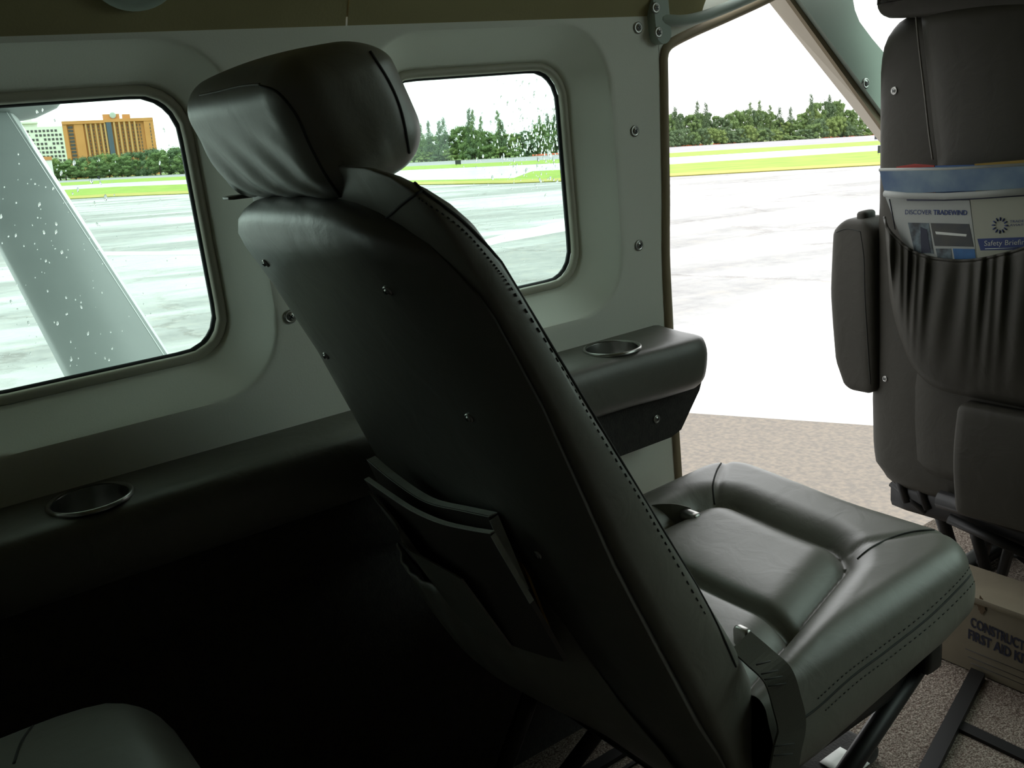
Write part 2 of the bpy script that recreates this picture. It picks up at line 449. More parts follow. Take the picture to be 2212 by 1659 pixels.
# windows
def rr_prism(ext, r, L0, L1):
    return prism(rrect_pts(*ext, r, 64), L0, L1, 1)
drop_rng = random.Random(3)
wobjs = []
for i, ext in enumerate(WIN):
    f0, f1, u0, u1 = ext
    root = bpy.data.objects.new('window_%d' % (i + 1), None); COL.objects.link(root); root.location = W(((f0 + f1) / 2, LG, u0)); root['kind'] = 'structure'
    root['label'] = ['rearmost cabin window behind the left frame edge', 'left cabin window looking on the wing strut and hotel', 'middle cabin window with a dense spray of raindrops'][i]
    pts = rrect_pts(f0 + .004, f1 - .004, u0 + .004, u1 - .004, .05, 64)
    obj('window_seal', tube([Vector((p[0], LG - .002, p[1])) for p in pts], .0065, 8, closed=True), M['seal'], root)
    pts = rrect_pts(f0 + .010, f1 - .010, u0 + .010, u1 - .010, .046, 64)
    obj('gasket', tube([Vector((p[0], LG + .006, p[1])) for p in pts], .0035, 6, closed=True), M['gasket'], root)
    obj('pane', prism(rrect_pts(f0 + .002, f1 - .002, u0 + .002, u1 - .002, .05, 64), LG + .006, LG + .009, 1), M['glass'], root, smooth=False)
    # outer skin return so that the opening has depth
    obj('outer_frame', loft([[Vector((p[0], L, p[1])) for p in rrect_pts(f0 - .001, f1 + .001, u0 - .001, u1 + .001, .052, 64)] for L in (LG - .001, LG + .014)], cap=False), M['gasket'], root)
    wobjs.append(root)
def drops(root, samples):
    V = []
    for px, py, r in samples:
        p = oL(px, py, LG + .0093)
        s = sphere((p.x, p.y, p.z), r, 8, 5, (drop_rng.uniform(.55, .85), .30, drop_rng.uniform(.9, 1.7)))
        ang = drop_rng.uniform(-.2, .35); c_, s_ = math.cos(ang), math.sin(ang)
        s = ([Vector((p.x + (v.x - p.x) * c_ + (v.z - p.z) * s_, v.y, p.z - (v.x - p.x) * s_ + (v.z - p.z) * c_)) for v in s[0]], s[1])
        V.append(s)
    o = obj('raindrops', merge(*V), M['water'], root); o['kind'] = 'stuff'
S = []
for k in range(420):                               # the middle window: dense towards its upper right
    x = 1225 - abs(drop_rng.gauss(0, 75)); y = drop_rng.gauss(295, 55)
    if 900 < x < 1226 and 150 < y < 480: S.append((x, y, drop_rng.choice([.0008, .0011, .0015, .0020, .0026])))
for k in range(170):
    x = drop_rng.uniform(1000, 1228); y = drop_rng.uniform(340, 610)
    S.append((x, y, drop_rng.choice([.0005, .0007, .0009])))
drops(wobjs[2], S)
S = [(80, 242, .0022), (92, 238, .0014), (118, 260, .0016), (354, 281, .0018), (365, 315, .0012), (345, 352, .0018), (160, 352, .0026), (132, 374, .0020), (217, 395, .0016), (197, 391, .0022), (168, 410, .0018), (157, 418, .0012), (228, 427, .0024), (210, 484, .0020), (115, 407, .0014)]
for k in range(120):
    S.append((drop_rng.uniform(2, 250), drop_rng.uniform(330, 820), drop_rng.choice([.0005, .0006, .0008, .0011, .0018])))
for k in range(25): S.append((drop_rng.uniform(250, 460), drop_rng.uniform(420, 760), .0008))
drops(wobjs[1], S)

# A-pillar and windscreen side
def pband(name, lo, hi, L0, L1, m, parent=None):
    P = [oL(x, y, L0) for x, y in lo] + [oL(x, y, L0) for x, y in reversed(hi)]
    return obj(name, prism([(p.x, p.z) for p in P], L0, L1, 1), m, parent, auto=30)
la = [(1560, -125), (1658, 2), (1905, 313), (2060, 508)]
lb = [(1607, -125), (1706, 0), (1905, 275), (2060, 486)]
lc = [(1626, -125), (1728, 0), (1908, 245), (2060, 450)]
ld = [(1835, -125), (1843, 0), (1847, 22), (1857, 47), (1883, 82), (1915, 120), (2060, 300)]
pil = pband('trim_1', lc, ld, LW - .012, LW - .003, M['pillar']); tag(pil, 'pale green windscreen pillar sloping down behind the front seat', kind='structure')
jA = [oL(x, y, LW + .06) for x, y in la]; jB = [oL(x, y, LW + .002) for x, y in lb]
jr = [[a_, b_, b_ + Vector((.004, 0, .006)), a_ + Vector((.004, 0, .006))] for a_, b_ in zip(jA, jB)]
obj('door_jamb', loft(jr), M['jamb'], pil, smooth=False)
pband('jamb_seal', lb, lc, LW - .002, LW + .006, M['jambtan'], pil)
obj('seal_lip', tube([oL(x, y, LW - .004) for x, y in lc], .005, 8), M['seal'], pil)
screw(1870, 180, LW - .013, pil, r=.0095)
# front lower side, sill, nose closure, floor, ceiling, right side, rear bulkhead
FE = 2.75
pf = [oL(x, y, LW) for x, y in ((2060, 508), (2060, 300))]
fwd = merge(prism([(pf[0].x, FLOOR), (FE, FLOOR), (FE, -.25), (pf[1].x, pf[1].z), (pf[0].x, pf[0].z)], LW, LW + .05, 1))
wf = obj('wall_front', merge(fwd, prism([(-.5, FLOOR), (LW, FLOOR), (LW, -.25), (-.5, -.25)], FE, FE + .03, 0)), M['pillar'], smooth=False); tag(wf, kind='structure')
# header/ceiling curve
arc = [(LW, .128), (LW - .012, .150), (LW - .06, .215), (LW - .16, .30), (LW - .32, .365), (.5, .39), (.2, .40), (-.1, .37), (-.32, .30), (-.5, .16), (-.55, 0)]
def csheet(f0, f1, prof, th=.012):
    V = []; Fc = []; n = len(prof)
    for f in (f0, f1):
        for L, U in prof: V.append(Vector((f, L, U)))
    for i in range(n - 1): Fc.append((i, i + 1, n + i + 1, n + i))
    return V, Fc
arcs = [(v.y, v.z) for v in smooth_path([(0, a, b) for a, b in arc], 4)]
fs = oL(745, 30, LW).x
cg = merge(csheet(-1.7, fs - .0012, arcs), csheet(fs + .0012, 1.16, arcs), csheet(1.16, 1.62, [q for q in arcs if q[1] > .215 or q[0] < 0]), csheet(fs - .014, fs + .014, [(a + .003 * (a > 0), b + .003) for a, b in arcs]))
ceil = obj('ceiling', cg, M['ceil'], smooth=True); tag(ceil, 'tan headliner curving up from the side wall', kind='structure')
surf_c = Surf(cg)
vc = surf_c.px(290, 8); vn = surf_c.nrm(290, 8)
tdown = Vector((0, 0, 1)) - vn * vn.z; tdown.normalize()
vcen = vc + tdown * .044
vt = thing('air_vent', vcen, 'round pale green air vent in the tan headliner above the left window', 'vent')
obj('vent_ring', disc_stack(vcen, vn, [(.050, -.004), (.050, .005), (.046, .011), (.036, .012), (.032, .006), (.03, .004)], 40), M['vent'], vt)
obj('nozzle', disc_stack(vcen, vn, [(.029, .003), (.029, .012), (.022, .018), (.014, .016), (.012, .008)], 30), M['vent'], vt)
# floor
fl = obj('floor', prism([(-1.7, -.5), (FE, -.5), (FE, LW), (-1.7, LW)], FLOOR - .04, FLOOR, 2), M['carpet'], smooth=False); tag(fl, kind='structure')
bk = obj('wall_back', prism([(-.55, FLOOR), (LW, FLOOR), (LW, .2), (.7, .37), (.2, .41), (-.3, .33), (-.55, 0)], -1.72, -1.7, 0), M['carpetwall'], smooth=False); tag(bk, kind='structure')
# unseen right side wall, darkened and mostly closed to keep the cabin dim
rw = []
ws = [(-1.5, -1.38), (1.5, 1.78)]  # two small added windows, sized to tune the fill light
fprev = -1.7
for a, b in ws:
    rw.append(prism([(fprev, -.22), (a, -.22), (a, .10), (fprev, .10)], -.57, -.54, 1)); fprev = b
rw.append(prism([(fprev, -.22), (FE, -.22), (FE, .10), (fprev, .10)], -.57, -.54, 1))
rw.append(prism([(-1.7, FLOOR), (FE, FLOOR), (FE, -.22), (-1.7, -.22)], -.57, -.54, 1))
rw.append(prism([(-1.7, .10), (1.62, .10), (1.62, .2), (-1.7, .2)], -.57, -.5, 1))
wr = obj('wall_right', merge(*rw), M['carpetwall'], smooth=False); tag(wr, kind='structure')
for i, (a, b) in enumerate(ws):
    g = obj('window_%d' % (i + 4), prism([(a, -.22), (b, -.22), (b, .10), (a, .10)], -.56, -.557, 1), M['glass'], smooth=False); tag(g, kind='structure')  # panes of the added windows
# windscreen: glass from the dash up to the roof
ws_ = obj('window_9', loft([[Vector((FE, 1.08, -.25)), Vector((FE, -.5, -.25)), Vector((FE + .004, -.5, -.25)), Vector((FE + .004, 1.08, -.25))], [Vector((1.62, 1.0, .36)), Vector((1.62, -.45, .36)), Vector((1.624, -.45, .364)), Vector((1.624, 1.0, .364))]]), M['glass'], smooth=False); tag(ws_, 'windscreen', kind='structure')
dash = obj('trim_2', rbox((2.25, -.45, -.62), (2.7, 1.02, -.25), .05, (6, 10, 6)), M['carpetwall']); tag(dash, 'dark instrument panel shelf', kind='structure')

# ---- side ledge with cup holders (continuous, ends at the door)
LI = oU(1440, 735, -.352).y
led_end = 1.07 * oL(1531, 740, .985).x / oL(1531, 740, .985).x
eF = oL(1531, 760, .99).x
def ledge_prof(F):
    # (L,U) closed section; a waist widens forward of the front cup holder
    wv = sm(.86, .99, F) * .012
    Li = .985 - wv
    T = -.345; dr = .030
    return [(LW - .0005, T + .004), (1.03, T), (Li + .014, T - .002), (Li + .002, T - .010), (Li - .003, T - .030), (Li + .002, T - .062), (Li + .012, T - .080), (Li + .030, T - .090), (1.05, T - .093), (LW - .0005, T - .093)]
rings = []
Fs = [-1.7 + .05 * k for k in range(200)]
Fs = [f for f in Fs if f < eF - .035] + [eF - .032, eF - .02, eF - .009, eF - .002, eF]
for F in Fs:
    pr = ledge_prof(F)
    k = max(0, (F - (eF - .032)) / .032)
    s = math.sqrt(max(0, 1 - k * k)) if k > 0 else 1
    cyl = (LW + .02, -.39)
    q = [(cyl[0] + (a - cyl[0]) * (.55 + .45 * s) if a < LW else a, cyl[1] + (b - cyl[1]) * (.45 + .55 * s)) for a, b in pr]
    q = [(v.y, v.z) for v in smooth_path([(0, a, b) for a, b in q], 3)]
    rings.append([Vector((F, a, b)) for a, b in q])
ledge_vf = loft(rings)
cups = [(oU(187, 1060, -.338), 'left'), (oU(1337, 747, -.338), 'right')]
led = thing('side_ledge', (0.2, 1.03, -.44), 'long padded grey side ledge running under the windows to the open door', 'ledge')
lo_ = obj('ledge_pad', ledge_vf, M['ledge'], led, auto=60)
SL = Surf(ledge_vf)
panel_px = [(1512, 812), (1505, 840), (1462, 925), (1445, 940), (1400, 950), (1150, 1010), (700, 1110)]
und = [oL(x, y, 1.03) for x, y in panel_px[:4]]
pp = [(und[0].x - .004, -.43), (und[1].x - .004, -.45), (und[2].x, und[2].z), (und[3].x - .005, und[3].z), (-1.7, und[3].z - .0), (-1.7, -.43)]
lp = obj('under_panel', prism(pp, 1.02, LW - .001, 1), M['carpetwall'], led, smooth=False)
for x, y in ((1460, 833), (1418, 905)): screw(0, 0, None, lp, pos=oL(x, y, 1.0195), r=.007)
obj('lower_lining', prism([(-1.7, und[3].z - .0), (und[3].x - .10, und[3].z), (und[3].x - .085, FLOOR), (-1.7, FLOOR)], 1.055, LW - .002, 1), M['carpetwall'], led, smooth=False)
for c, sd in cups:
    c = Vector((c.x, 1.034, SL.t.ray_cast(Vector((c.x, 1.034, 0)), Vector((0, 0, -1)))[0].z)) if SL.t.ray_cast(Vector((c.x, 1.034, 0)), Vector((0, 0, -1)))[0] else c
    ch = obj('cup_holder', disc_stack(c, (0, 0, 1), [(.0445, -.001)], 48) if False else loft([[c + Vector((math.cos(2 * PI * k / 48) * r_, math.sin(2 * PI * k / 48) * r_, h_)) for k in range(48)] for r_, h_ in ((.0445, -.001), (.0445, .0022), (.0425, .0034), (.0405, .0026), (.0390, .0012), (.0388, -.001))], cap=False), M['steel'], led)
    # a real hole in the ledge with a metal cup in it
    cut = obj('cutter', disc_stack(c, (0, 0, 1), [(.0392, -.062), (.0392, .02)], 40), M['ledge'], led, smooth=False)
    md = lo_.modifiers.new('b', 'BOOLEAN'); md.operation = 'DIFFERENCE'; md.solver = 'EXACT'; md.object = cut
    bpy.context.view_layer.update()
    nm = bpy.data.meshes.new_from_object(lo_.evaluated_get(bpy.context.evaluated_depsgraph_get()))
    lo_.modifiers.clear(); lo_.data = nm; cm_ = cut.data; bpy.data.objects.remove(cut); bpy.data.meshes.remove(cm_)
    n_ = 40; cup_r = [[c + Vector((math.cos(2 * PI * k / n_) * r_, math.sin(2 * PI * k / n_) * r_, h_)) for k in range(n_)] for r_, h_ in ((.0388, .0012), (.0378, -.01), (.0365, -.058), (.030, -.0605), (.0005, -.0605))]
    obj('cup_well', loft(cup_r, cap=False), M['steel'], ch)

# ---- grab handle on the door header
gh = thing('grab_handle', oL(1415, 88, LW), 'grey curved grab handle bolted to the wall above the door opening', 'handle')
def capsule(p0, p1, r, L0, L1):
    pts = []
    for k in range(10): a = PI * k / 9; pts.append((p1.x + r * math.cos(a), p1.z + r * math.sin(a)))
    for k in range(10): a = PI + PI * k / 9; pts.append((p0.x + r * math.cos(a), p0.z + r * math.sin(a)))
    return prism(pts, L0, L1, 1)
obj('bracket', capsule(oL(1418, 74, LW), oL(1408, -30, LW), .0155, LW - .016, LW), M['vent'], gh, auto=40)
for x, y in ((1416, 17), (1422, 70)): screw(0, 0, None, gh, pos=oL(x, y, LW - .0165), r=.008)
obj('grip', tube(smooth_path([oL(1425, 42, LW - .008), oL(1470, 45, LW - .02), oL(1510, 38, LW - .025), oL(1560, 20, LW - .025), oL(1640, -14, LW - .025), oL(1700, -40, LW - .02), oL(1730, -50, LW)], 6), .0085, 12), M['vent'], gh)

# ---- shadow strip along the carpet gap, cross track and outboard rail
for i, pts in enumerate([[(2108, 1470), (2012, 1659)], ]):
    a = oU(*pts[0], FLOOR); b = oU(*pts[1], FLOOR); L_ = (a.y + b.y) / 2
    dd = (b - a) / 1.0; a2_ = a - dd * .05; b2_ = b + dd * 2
    gap_shade = obj('trim_3', prism([(a2_.x, a2_.y - .012), (a2_.x, a2_.y + .012), (b2_.x, b2_.y + .012), (b2_.x, b2_.y - .012)], FLOOR, FLOOR + .012, 2), M['darksteel'], smooth=False); tag(gap_shade, 'black strip standing in for the shadowed gap in the carpet', kind='structure')  # dark bar laid where the carpet gap is only in shadow
a = oU(2110, 1590, FLOOR); b = oU(2212, 1640, FLOOR)
r2 = obj('trim_4', prism([(a.x - .01, -.45), (a.x + .012, -.45), (a.x + .012, L_ - .013), (a.x - .01, L_ - .013)], FLOOR, FLOOR + .006, 2), M['darksteel'], smooth=False); tag(r2, 'black cross track in the carpet', kind='structure')
r3 = obj('trim_5', merge(prism([(-1.0, .955), (1.3, .955), (1.3, .975), (-1.0, .975)], FLOOR, FLOOR + .008, 2), prism([(-1.0, .930), (1.3, .930), (1.3, .936), (-1.0, .936)], FLOOR, FLOOR + .004, 2)), M['darksteel'], smooth=False); tag(r3, 'outboard seat rail beside the wall', kind='structure')

# ================================================================= THE PASSENGER SEAT
LN, LF = .56, .96
LC = (LN + LF) / 2
st = thing('passenger_seat', (.75, LC, FLOOR), 'grey leather passenger seat with reclined back seen from behind in the middle', 'seat')
ridge = [(690, 424), (760, 462), (870, 560), (960, 680), (1085, 900), (1250, 1250), (1440, 1590), (1490, 1659)]
Fr_t = sorted([(oL(x, y, .575).z, oL(x, y, .575).x) for x, y in ridge[2:]]); Fr_t = [(-.9, Fr_t[0][1] + .12)] + Fr_t + [(-.06, Fr_t[-1][1] - .012), (-.02, Fr_t[-1][1] - .03)]
Fr = lambda u: interp(Fr_t, u)
outl = [(905, 352), (1000, 428), (1072, 500), (1140, 598), (1240, 778), (1300, 880), (1420, 1060), (1560, 1290), (1640, 1420), (1668, 1490), (1650, 1620)]
Ff_t = sorted([(oL(x, y, .553).z, oL(x, y, .553).x) for x, y in outl]); Ff_t = [(-.9, Ff_t[0][1] - .0)] + Ff_t + [(.0, Ff_t[-1][1] - .02)]
Ff = lambda u: interp(Ff_t, u)
UT = oL(890, 345, .6).z
# cushion of the back
sec = ss(56, 5.5); rings = []
us = [-.80, -.79] + [-.76 + .03 * k for k in range(24)]
us = [u for u in us if u < UT - .045] + [UT - .045, UT - .032, UT - .020, UT - .010, UT - .003, UT]
for u in us:
    k = max(0, (u - (UT - .05)) / .05)
    sh = math.sqrt(max(0.0, 1 - k ** 2.2))
    b0, b1 = Fr(u) + .030, Ff(u)
    low = sm(-.80, -.76, u)
    fc, fh = (b0 + b1) / 2, (b1 - b0) / 2 * (0.55 + .45 * sh) * (.7 + .3 * low)
    hl = (LF - LN) / 2 * (.50 + .50 * sh ** .8) * (.93 + .07 * low)
    far = 1 - .32 * sm(UT - .10, UT - .01, u)
    wr_ = .0016 * math.sin(u * 55) * math.sin(u * 23 + 1)
    rings.append([Vector((fc + fh * c + (.02 * (1 - abs(s)) if c > 0 else 0), LC + hl * s * (far if s > 0 else 1) + (wr_ * (1 - abs(c)) if s < 0 else 0), u)) for c, s in sec])
bc_vf = loft(rings)
bc = obj('back_cushion', bc_vf, M['leather'], st); SB = Surf(bc_vf)
# rear shell
V = []; na = 40
rows = [-.74 + .02 * k for k in range(40)]
UTs = oL(600, 428, .78).z
rows = [u for u in rows if u < UTs - .05] + [UTs - .05, UTs - .036, UTs - .022, UTs - .012, UTs - .005, UTs]
def shell_pt(u, a, inset=0):
    k = max(0, (u - (UTs - .11)) / .11)
    sh = math.sqrt(max(0.0, 1 - k ** 2.6))
    hl = ((.975 - .565) / 2 - inset) * (.42 + .58 * sh)
    e = abs(a)
    ef = .030 * (e ** 7) + .006 * e * e
    ku = max(0, (u - (UTs - .05)) / .05)
    kl = max(0, (-.70 - u) / .04)
    return Vector((Fr(u) - .004 + ef + .028 * ku ** 3 + .02 * kl ** 2 + inset * 1.4, (.975 + .565) / 2 + hl * a, u))
sides = []
for inset in (0, .010):
    g = [[shell_pt(u, math.sin(PI / 2 * (-1 + 2 * i / na)), inset) for i in range(na + 1)] for u in rows]
    sides.append(g)
nr = len(rows); V = [p for g in sides for r_ in g for p in r_]; Fc = []
off = nr * (na + 1)
for s in range(2):
    for i in range(nr - 1):
        for j in range(na):
            q = [s * off + i * (na + 1) + j, s * off + i * (na + 1) + j + 1, s * off + (i + 1) * (na + 1) + j + 1, s * off + (i + 1) * (na + 1) + j]
            Fc.append(tuple(q))
def rim(idx):
    for a, b in zip(idx, idx[1:]): Fc.append((a, b, off + b, off + a))
rim([i * (na + 1) for i in range(nr)]); rim([i * (na + 1) + na for i in range(nr)]); rim(list(range(na + 1))); rim([(nr - 1) * (na + 1) + j for j in range(na + 1)])
sh_vf = (V, Fc)
shell = obj('back_shell', sh_vf, M['shell'], st); SS = Surf(sh_vf)
for x, y in ((575, 568), (705, 768), (838, 627), (1014, 902), (1162, 1198)): screw(x, y, parent=shell, surf=SS, r=.0045)
# seams on the near bolster
def seam(surf, pts, parent, r=.0012, name='seam', off=.0002, m='seam', k=8):
    P = surf.path(pts, k, off)
    if len(P) > 2: return obj(name, tube(P, r, 6), M[m], parent)
def stitches(surf, pts, parent, step=3, r=.0007, name='stitching'):
    P = surf.path(pts, 26, .0004); parts = []
    for i in range(0, len(P) - step, step):
        a, b = P[i], P[i + 1] + (P[i + 2] - P[i + 1]) * .2 if i + 2 < len(P) else P[i + 1]
        if (b - a).length > 1e-5 and (b - a).length < .02: parts.append(tube([a, b], r, 4))
    if parts:
        o = obj(name, merge(*parts), M['seam'], parent); o['kind'] = 'stuff'
seam(SB, [(912, 412), (1000, 478), (1070, 552), (1122, 622), (1232, 795), (1305, 925), (1390, 1062), (1462, 1190), (1540, 1330), (1590, 1440)], bc)
stitches(SB, [(905, 428), (995, 492), (1062, 566), (1112, 634), (1220, 805), (1293, 933), (1378, 1070), (1450, 1196), (1528, 1335)], bc)
seam(SB, [(818, 484), (850, 458), (880, 432), (912, 412)], bc)
seam(SB, [(868, 372), (890, 390), (912, 412)], bc)
# headrest
HT = math.radians(21)
hc = Vector((.336, .785, .020)); hd = (.052, .131, .062)
def hwarp(p):
    x, y, z = p.x / hd[0], p.y / hd[1], p.z / hd[2]
    q = Vector(p)
    # taper to the rear and pillow the faces
    q.y *= 1 - .05 * max(0, -x)
    q.x += .006 * (1 - y * y) * (1 - z * z) * (1 if x > 0 else -.5)
    q.z -= max(0, z) * (.009 + .009 * (x + 1))
    q.z += .010 * (1 - x * x) * (1 - y * y * .6) * (1 if z > 0 else 0)
    if x < 0:                                        # gathers pulled down to the zip below
        amp = .0022 * sm(.45, -.5, z)
        q.x += amp * math.sin((y * 1.0 - z * .55) * 13) * min(1, -x)
        q.y += amp * .6 * math.cos((y * 1.2 - z * .5) * 11)
    f = q.x * math.cos(HT) - q.z * math.sin(HT); u = q.x * math.sin(HT) + q.z * math.cos(HT)
    return hc + Vector((f, q.y, u))
hr_vf = rbox([-v for v in hd], hd, .034, (30, 54, 34), hwarp)
hr = obj('headrest', hr_vf, M['leather'], st); SH = Surf(hr_vf)
seam(SH, [(562, 186), (600, 200), (640, 248), (668, 310), (700, 372), (735, 424)], hr)
seam(SH, [(800, 112), (842, 180), (868, 246), (884, 330)], hr)
seam(SH, [(432, 206), (470, 198), (520, 186), (562, 182)], hr, r=.0010, m='piping')
for yy in (.73, .84): obj('headrest_post', tube([Vector((.36, yy, -.06)), Vector((.345, yy, .0))], .007, 8), M['darksteel'], st)
obj('zip_tab', rbox((.300, .882, -.047), (.330, .902, -.043), .002, (4, 4, 2)), M['leather'], hr)
# seat cushion: heightfield with U shaped bolster, mitred corners and two inner pads
CF0, CF1 = .64, 1.072
CL0, CL1 = .543, .985
def cush_top(F, L):
    base = -.560 - .035 * (CF1 - .04 - F) + .014 * sm(.7, .95, L)
    # inner pad boundary: |.| distance to a rounded U
    a0, a1 = .607 + .26 * max(-.3, F - .76), .895          # L range of the inner pads
    fr = .955                    # front limit of the inner pads
    r = .05
    # signed distance to the inner pad area (negative inside)
    qx = abs(L - (a0 + a1) / 2) - ((a1 - a0) / 2 - r); qy = F - (fr - r)
    d = math.hypot(max(qx, 0), max(qy, 0)) + min(max(qx, qy), 0) - r
    if d < 0:
        e = min(1, -d / .055)
        h = .026 * (1 - (1 - e) ** 2.2) - .030
        g = abs(F - .764)
        h -= .016 * math.exp(-(g / .010) ** 2) + .004 * math.exp(-(g / .03) ** 2)
    else:
        e = min(1, d / .042)
        h = .030 * math.sin(PI / 2 * e) ** .7 - .030
    # the mitre seams are pulled in a little
    def seg(ax, ay, bx, by, s):
        vx, vy = bx - ax, by - ay; t = max(0, min(1, ((F - ax) * vx + (L - ay) * vy) / (vx * vx + vy * vy)))
        return math.hypot(F - ax - vx * t, L - ay - vy * t)
    h -= .0035 * math.exp(-(seg(.95, .660, 1.075, .585, 0) / .006) ** 2)
    h -= .0035 * math.exp(-(seg(.94, .885, 1.06, .965, 0) / .006) ** 2)
    return base + h
NX, NY = 110, 120
rx = .072
def rr_sdf(F, L):
    f0 = CF0 - .2
    hx, hy = (CF1 - f0) / 2, (CL1 - CL0) / 2
    qx = abs(F - (f0 + CF1) / 2) - (hx - rx); qy = abs(L - (CL0 + CL1) / 2) - (hy - rx)
    return math.hypot(max(qx, 0), max(qy, 0)) + min(max(qx, qy), 0) - rx
outline = []
def plan(F_, L_):
    """grid [0..1]^2 mapped into the rounded plan"""
    f = CF0 - .0 + (CF1 - CF0) * F_; hy = (CL1 - CL0) / 2
    dx = max(0, f - (CF1 - rx))
    half = hy - rx + math.sqrt(max(0, rx * rx - dx * dx)) if dx > 0 else hy
    return f, (CL0 + CL1) / 2 + half * (2 * L_ - 1)
RO = .038
V = []; Fc = []
for i in range(NX + 1):
    fx = 1 - (1 - i / NX) ** 1.25 if i else 0
    for j in range(NY + 1):
        t = j / NY; t = .5 - .5 * math.cos(PI * t) * (.35) - .5 * (1 - 2 * t) * .65 if True else t
        t = min(1, max(0, t))
        F, L = plan(min(fx, .9995), t)
        d = -rr_sdf(F, L)
        z = cush_top(F, L)
        if d < RO: z -= RO - math.sqrt(max(0, RO * RO - (RO - max(d, 0)) ** 2))
        V.append(Vector((F, L, z)))
for i in range(NX):
    for j in range(NY):
        a = i * (NY + 1) + j; Fc.append((a, a + 1, a + NY + 2, a + NY + 1))
loop = [i * (NY + 1) for i in range(NX + 1)] + [NX * (NY + 1) + j for j in range(1, NY + 1)] + [i * (NY + 1) + NY for i in range(NX - 1, -1, -1)]
bot_t = [(.55, -.715), (.72, -.712), (.86, -.692), (.97, -.676), (1.04, -.655), (1.06, -.640)]
prev = loop
cxm = Vector((.85, .76, 0))
for lv in (0.15, .4, .65, .85, .96, 1.0):
    cur = []
    for idx in loop:
        p = V[idx]; zb = interp(bot_t, p.x)
        out = math.sin(PI * min(1, lv)) * .009 - .030 * max(0, lv - .8) / .2
        dirv = Vector((max(0, p.x - .9) * 3, p.y - .76, 0)); dirv = dirv.normalized() if dirv.length > 1e-6 else dirv
        V.append(Vector((p.x, p.y, p.z + (zb - p.z) * lv)) + dirv * out); cur.append(len(V) - 1)
    for a, b, c, d in zip(prev, prev[1:], cur[1:], cur): Fc.append((a, b, c, d))
    prev = cur
Fc.append(tuple(prev))
cu_vf = (V, Fc)
cu = obj('seat_cushion', cu_vf, M['leather'], st); SC = Surf(cu_vf)
seam(SC, [(1852, 1208), (1880, 1185), (1925, 1162), (1975, 1148), (2030, 1145), (2062, 1152)], cu, r=.0013)
seam(SC, [(1544, 1090), (1540, 1050), (1548, 1018), (1562, 994)], cu, r=.0013)
seam(SC, [(2112, 1215), (2085, 1255), (2010, 1330), (1920, 1402), (1840, 1462), (1770, 1525), (1735, 1552)], cu, r=.0013)
stitches(SC, [(2105, 1205), (2075, 1250), (2000, 1322), (1910, 1392), (1830, 1452), (1760, 1515)], cu)
stitches(SC, [(2112, 1235), (2095, 1268), (2020, 1342), (1930, 1414), (1850, 1474), (1780, 1537)], cu)
# seat frame and legs
lt = oL(1990, 1462, .575); lb_ = oL(1850, 1659, .585); dv = lb_ - lt
lend = lt + dv * ((FLOOR + .02 - lt.z) / dv.z)
for L_off in (0, .34):
    obj('leg', tube([lt + Vector((.01, L_off, .03)), lend + Vector((0, L_off, 0))], .0125, 12), M['darksteel'], st)
    obj('leg', tube([Vector((.66, .60 + L_off, -.70)), Vector((.50, .60 + L_off, FLOOR + .02))], .0125, 12), M['darksteel'], st)
    obj('runner', rbox((lend.x - .22, .585 + L_off - .018, FLOOR + .004), (lend.x + .08, .585 + L_off + .018, FLOOR + .028), .006, (6, 3, 3)), M['darksteel'], st)
obj('seat_frame', merge(rbox((.66, .575, -.735), (.97, .60, -.700), .005, (4, 3, 3)), rbox((.66, .92, -.735), (.97, .945, -.700), .005, (4, 3, 3)), rbox((.94, .575, -.725), (.965, .945, -.695), .005, (3, 4, 3))), M['darksteel'], st)
obj('front_lug', rbox((.952, .555, -.712), (.985, .58, -.672), .004, (3, 3, 3)), M['darksteel'], st)
# far belt buckle and strap, near strap
b0 = oL(1440, 1118, .80); 
far = [oU(x, y, -.575) for x, y in ((1400, 1120), (1450, 1122), (1484, 1122))]
fb = obj('seat_belt', ribbon(smooth_path([far[0] + Vector((-.03, .0, -.01)), far[0], far[1] + Vector((0, 0, .006)), far[2]], 4), Vector((0, .2, 1)), .036, .003), M['belt'], st, smooth=False); fb['label'] = 'outboard lap belt tongue'
bp_ = oU(1490, 1118, -.568)
obj('buckle', rbox(bp_ - Vector((.008, .016, .006)), bp_ + Vector((.010, .016, .010)), .006, (6, 6, 4)), M['steel'], fb)
nb_px = [(1600, 1385), (1640, 1420), (1680, 1460), (1700, 1520), (1710, 1570), (1700, 1620), (1690, 1680)]
nb = []
for i, (x, y) in enumerate(nb_px):
    nb.append(oL(x, y, .575 - .045 * sm(0, 2, i)))
nbo = obj('seat_belt', ribbon(smooth_path(nb, 6), lambda t: Vector((1, -.25, .25 - .25 * t)), lambda t: .030 + .006 * t, .003), M['belt'], st, smooth=False); nbo['label'] = 'inboard lap belt webbing with stitched end'
for (x0, y0), (x1, y1) in (((1634, 1436), (1664, 1428)), ((1645, 1456), (1680, 1448)), ((1652, 1468), (1690, 1461)), ((1660, 1482), (1698, 1476)), ((1672, 1612), (1715, 1606)), ((1672, 1632), (1712, 1628))):
    seg_ = [oL(x0, y0, .5255), oL(x1, y1, .5255)]
    s = obj('webbing_stitch', tube(seg_, .0009, 5), M['seam'], nbo)
bp2 = oL(1604, 1376, .60)
obj('buckle', rbox(bp2 - Vector((.006, .010, .012)), bp2 + Vector((.006, .010, .012)), .005, (6, 6, 4)), M['steel'], nbo)

# ---- map pocket on the shell, its papers
lip_px = [(860, 1172), (872, 1215), (898, 1244), (940, 1266), (1008, 1290), (1070, 1290), (1118, 1276), (1160, 1250)]
lipF = [.425, .405, .402, .408, .425, .44, .452, .462]
lipP = [oF(x, y, f_) for (x, y), f_ in zip(lip_px, lipF)]
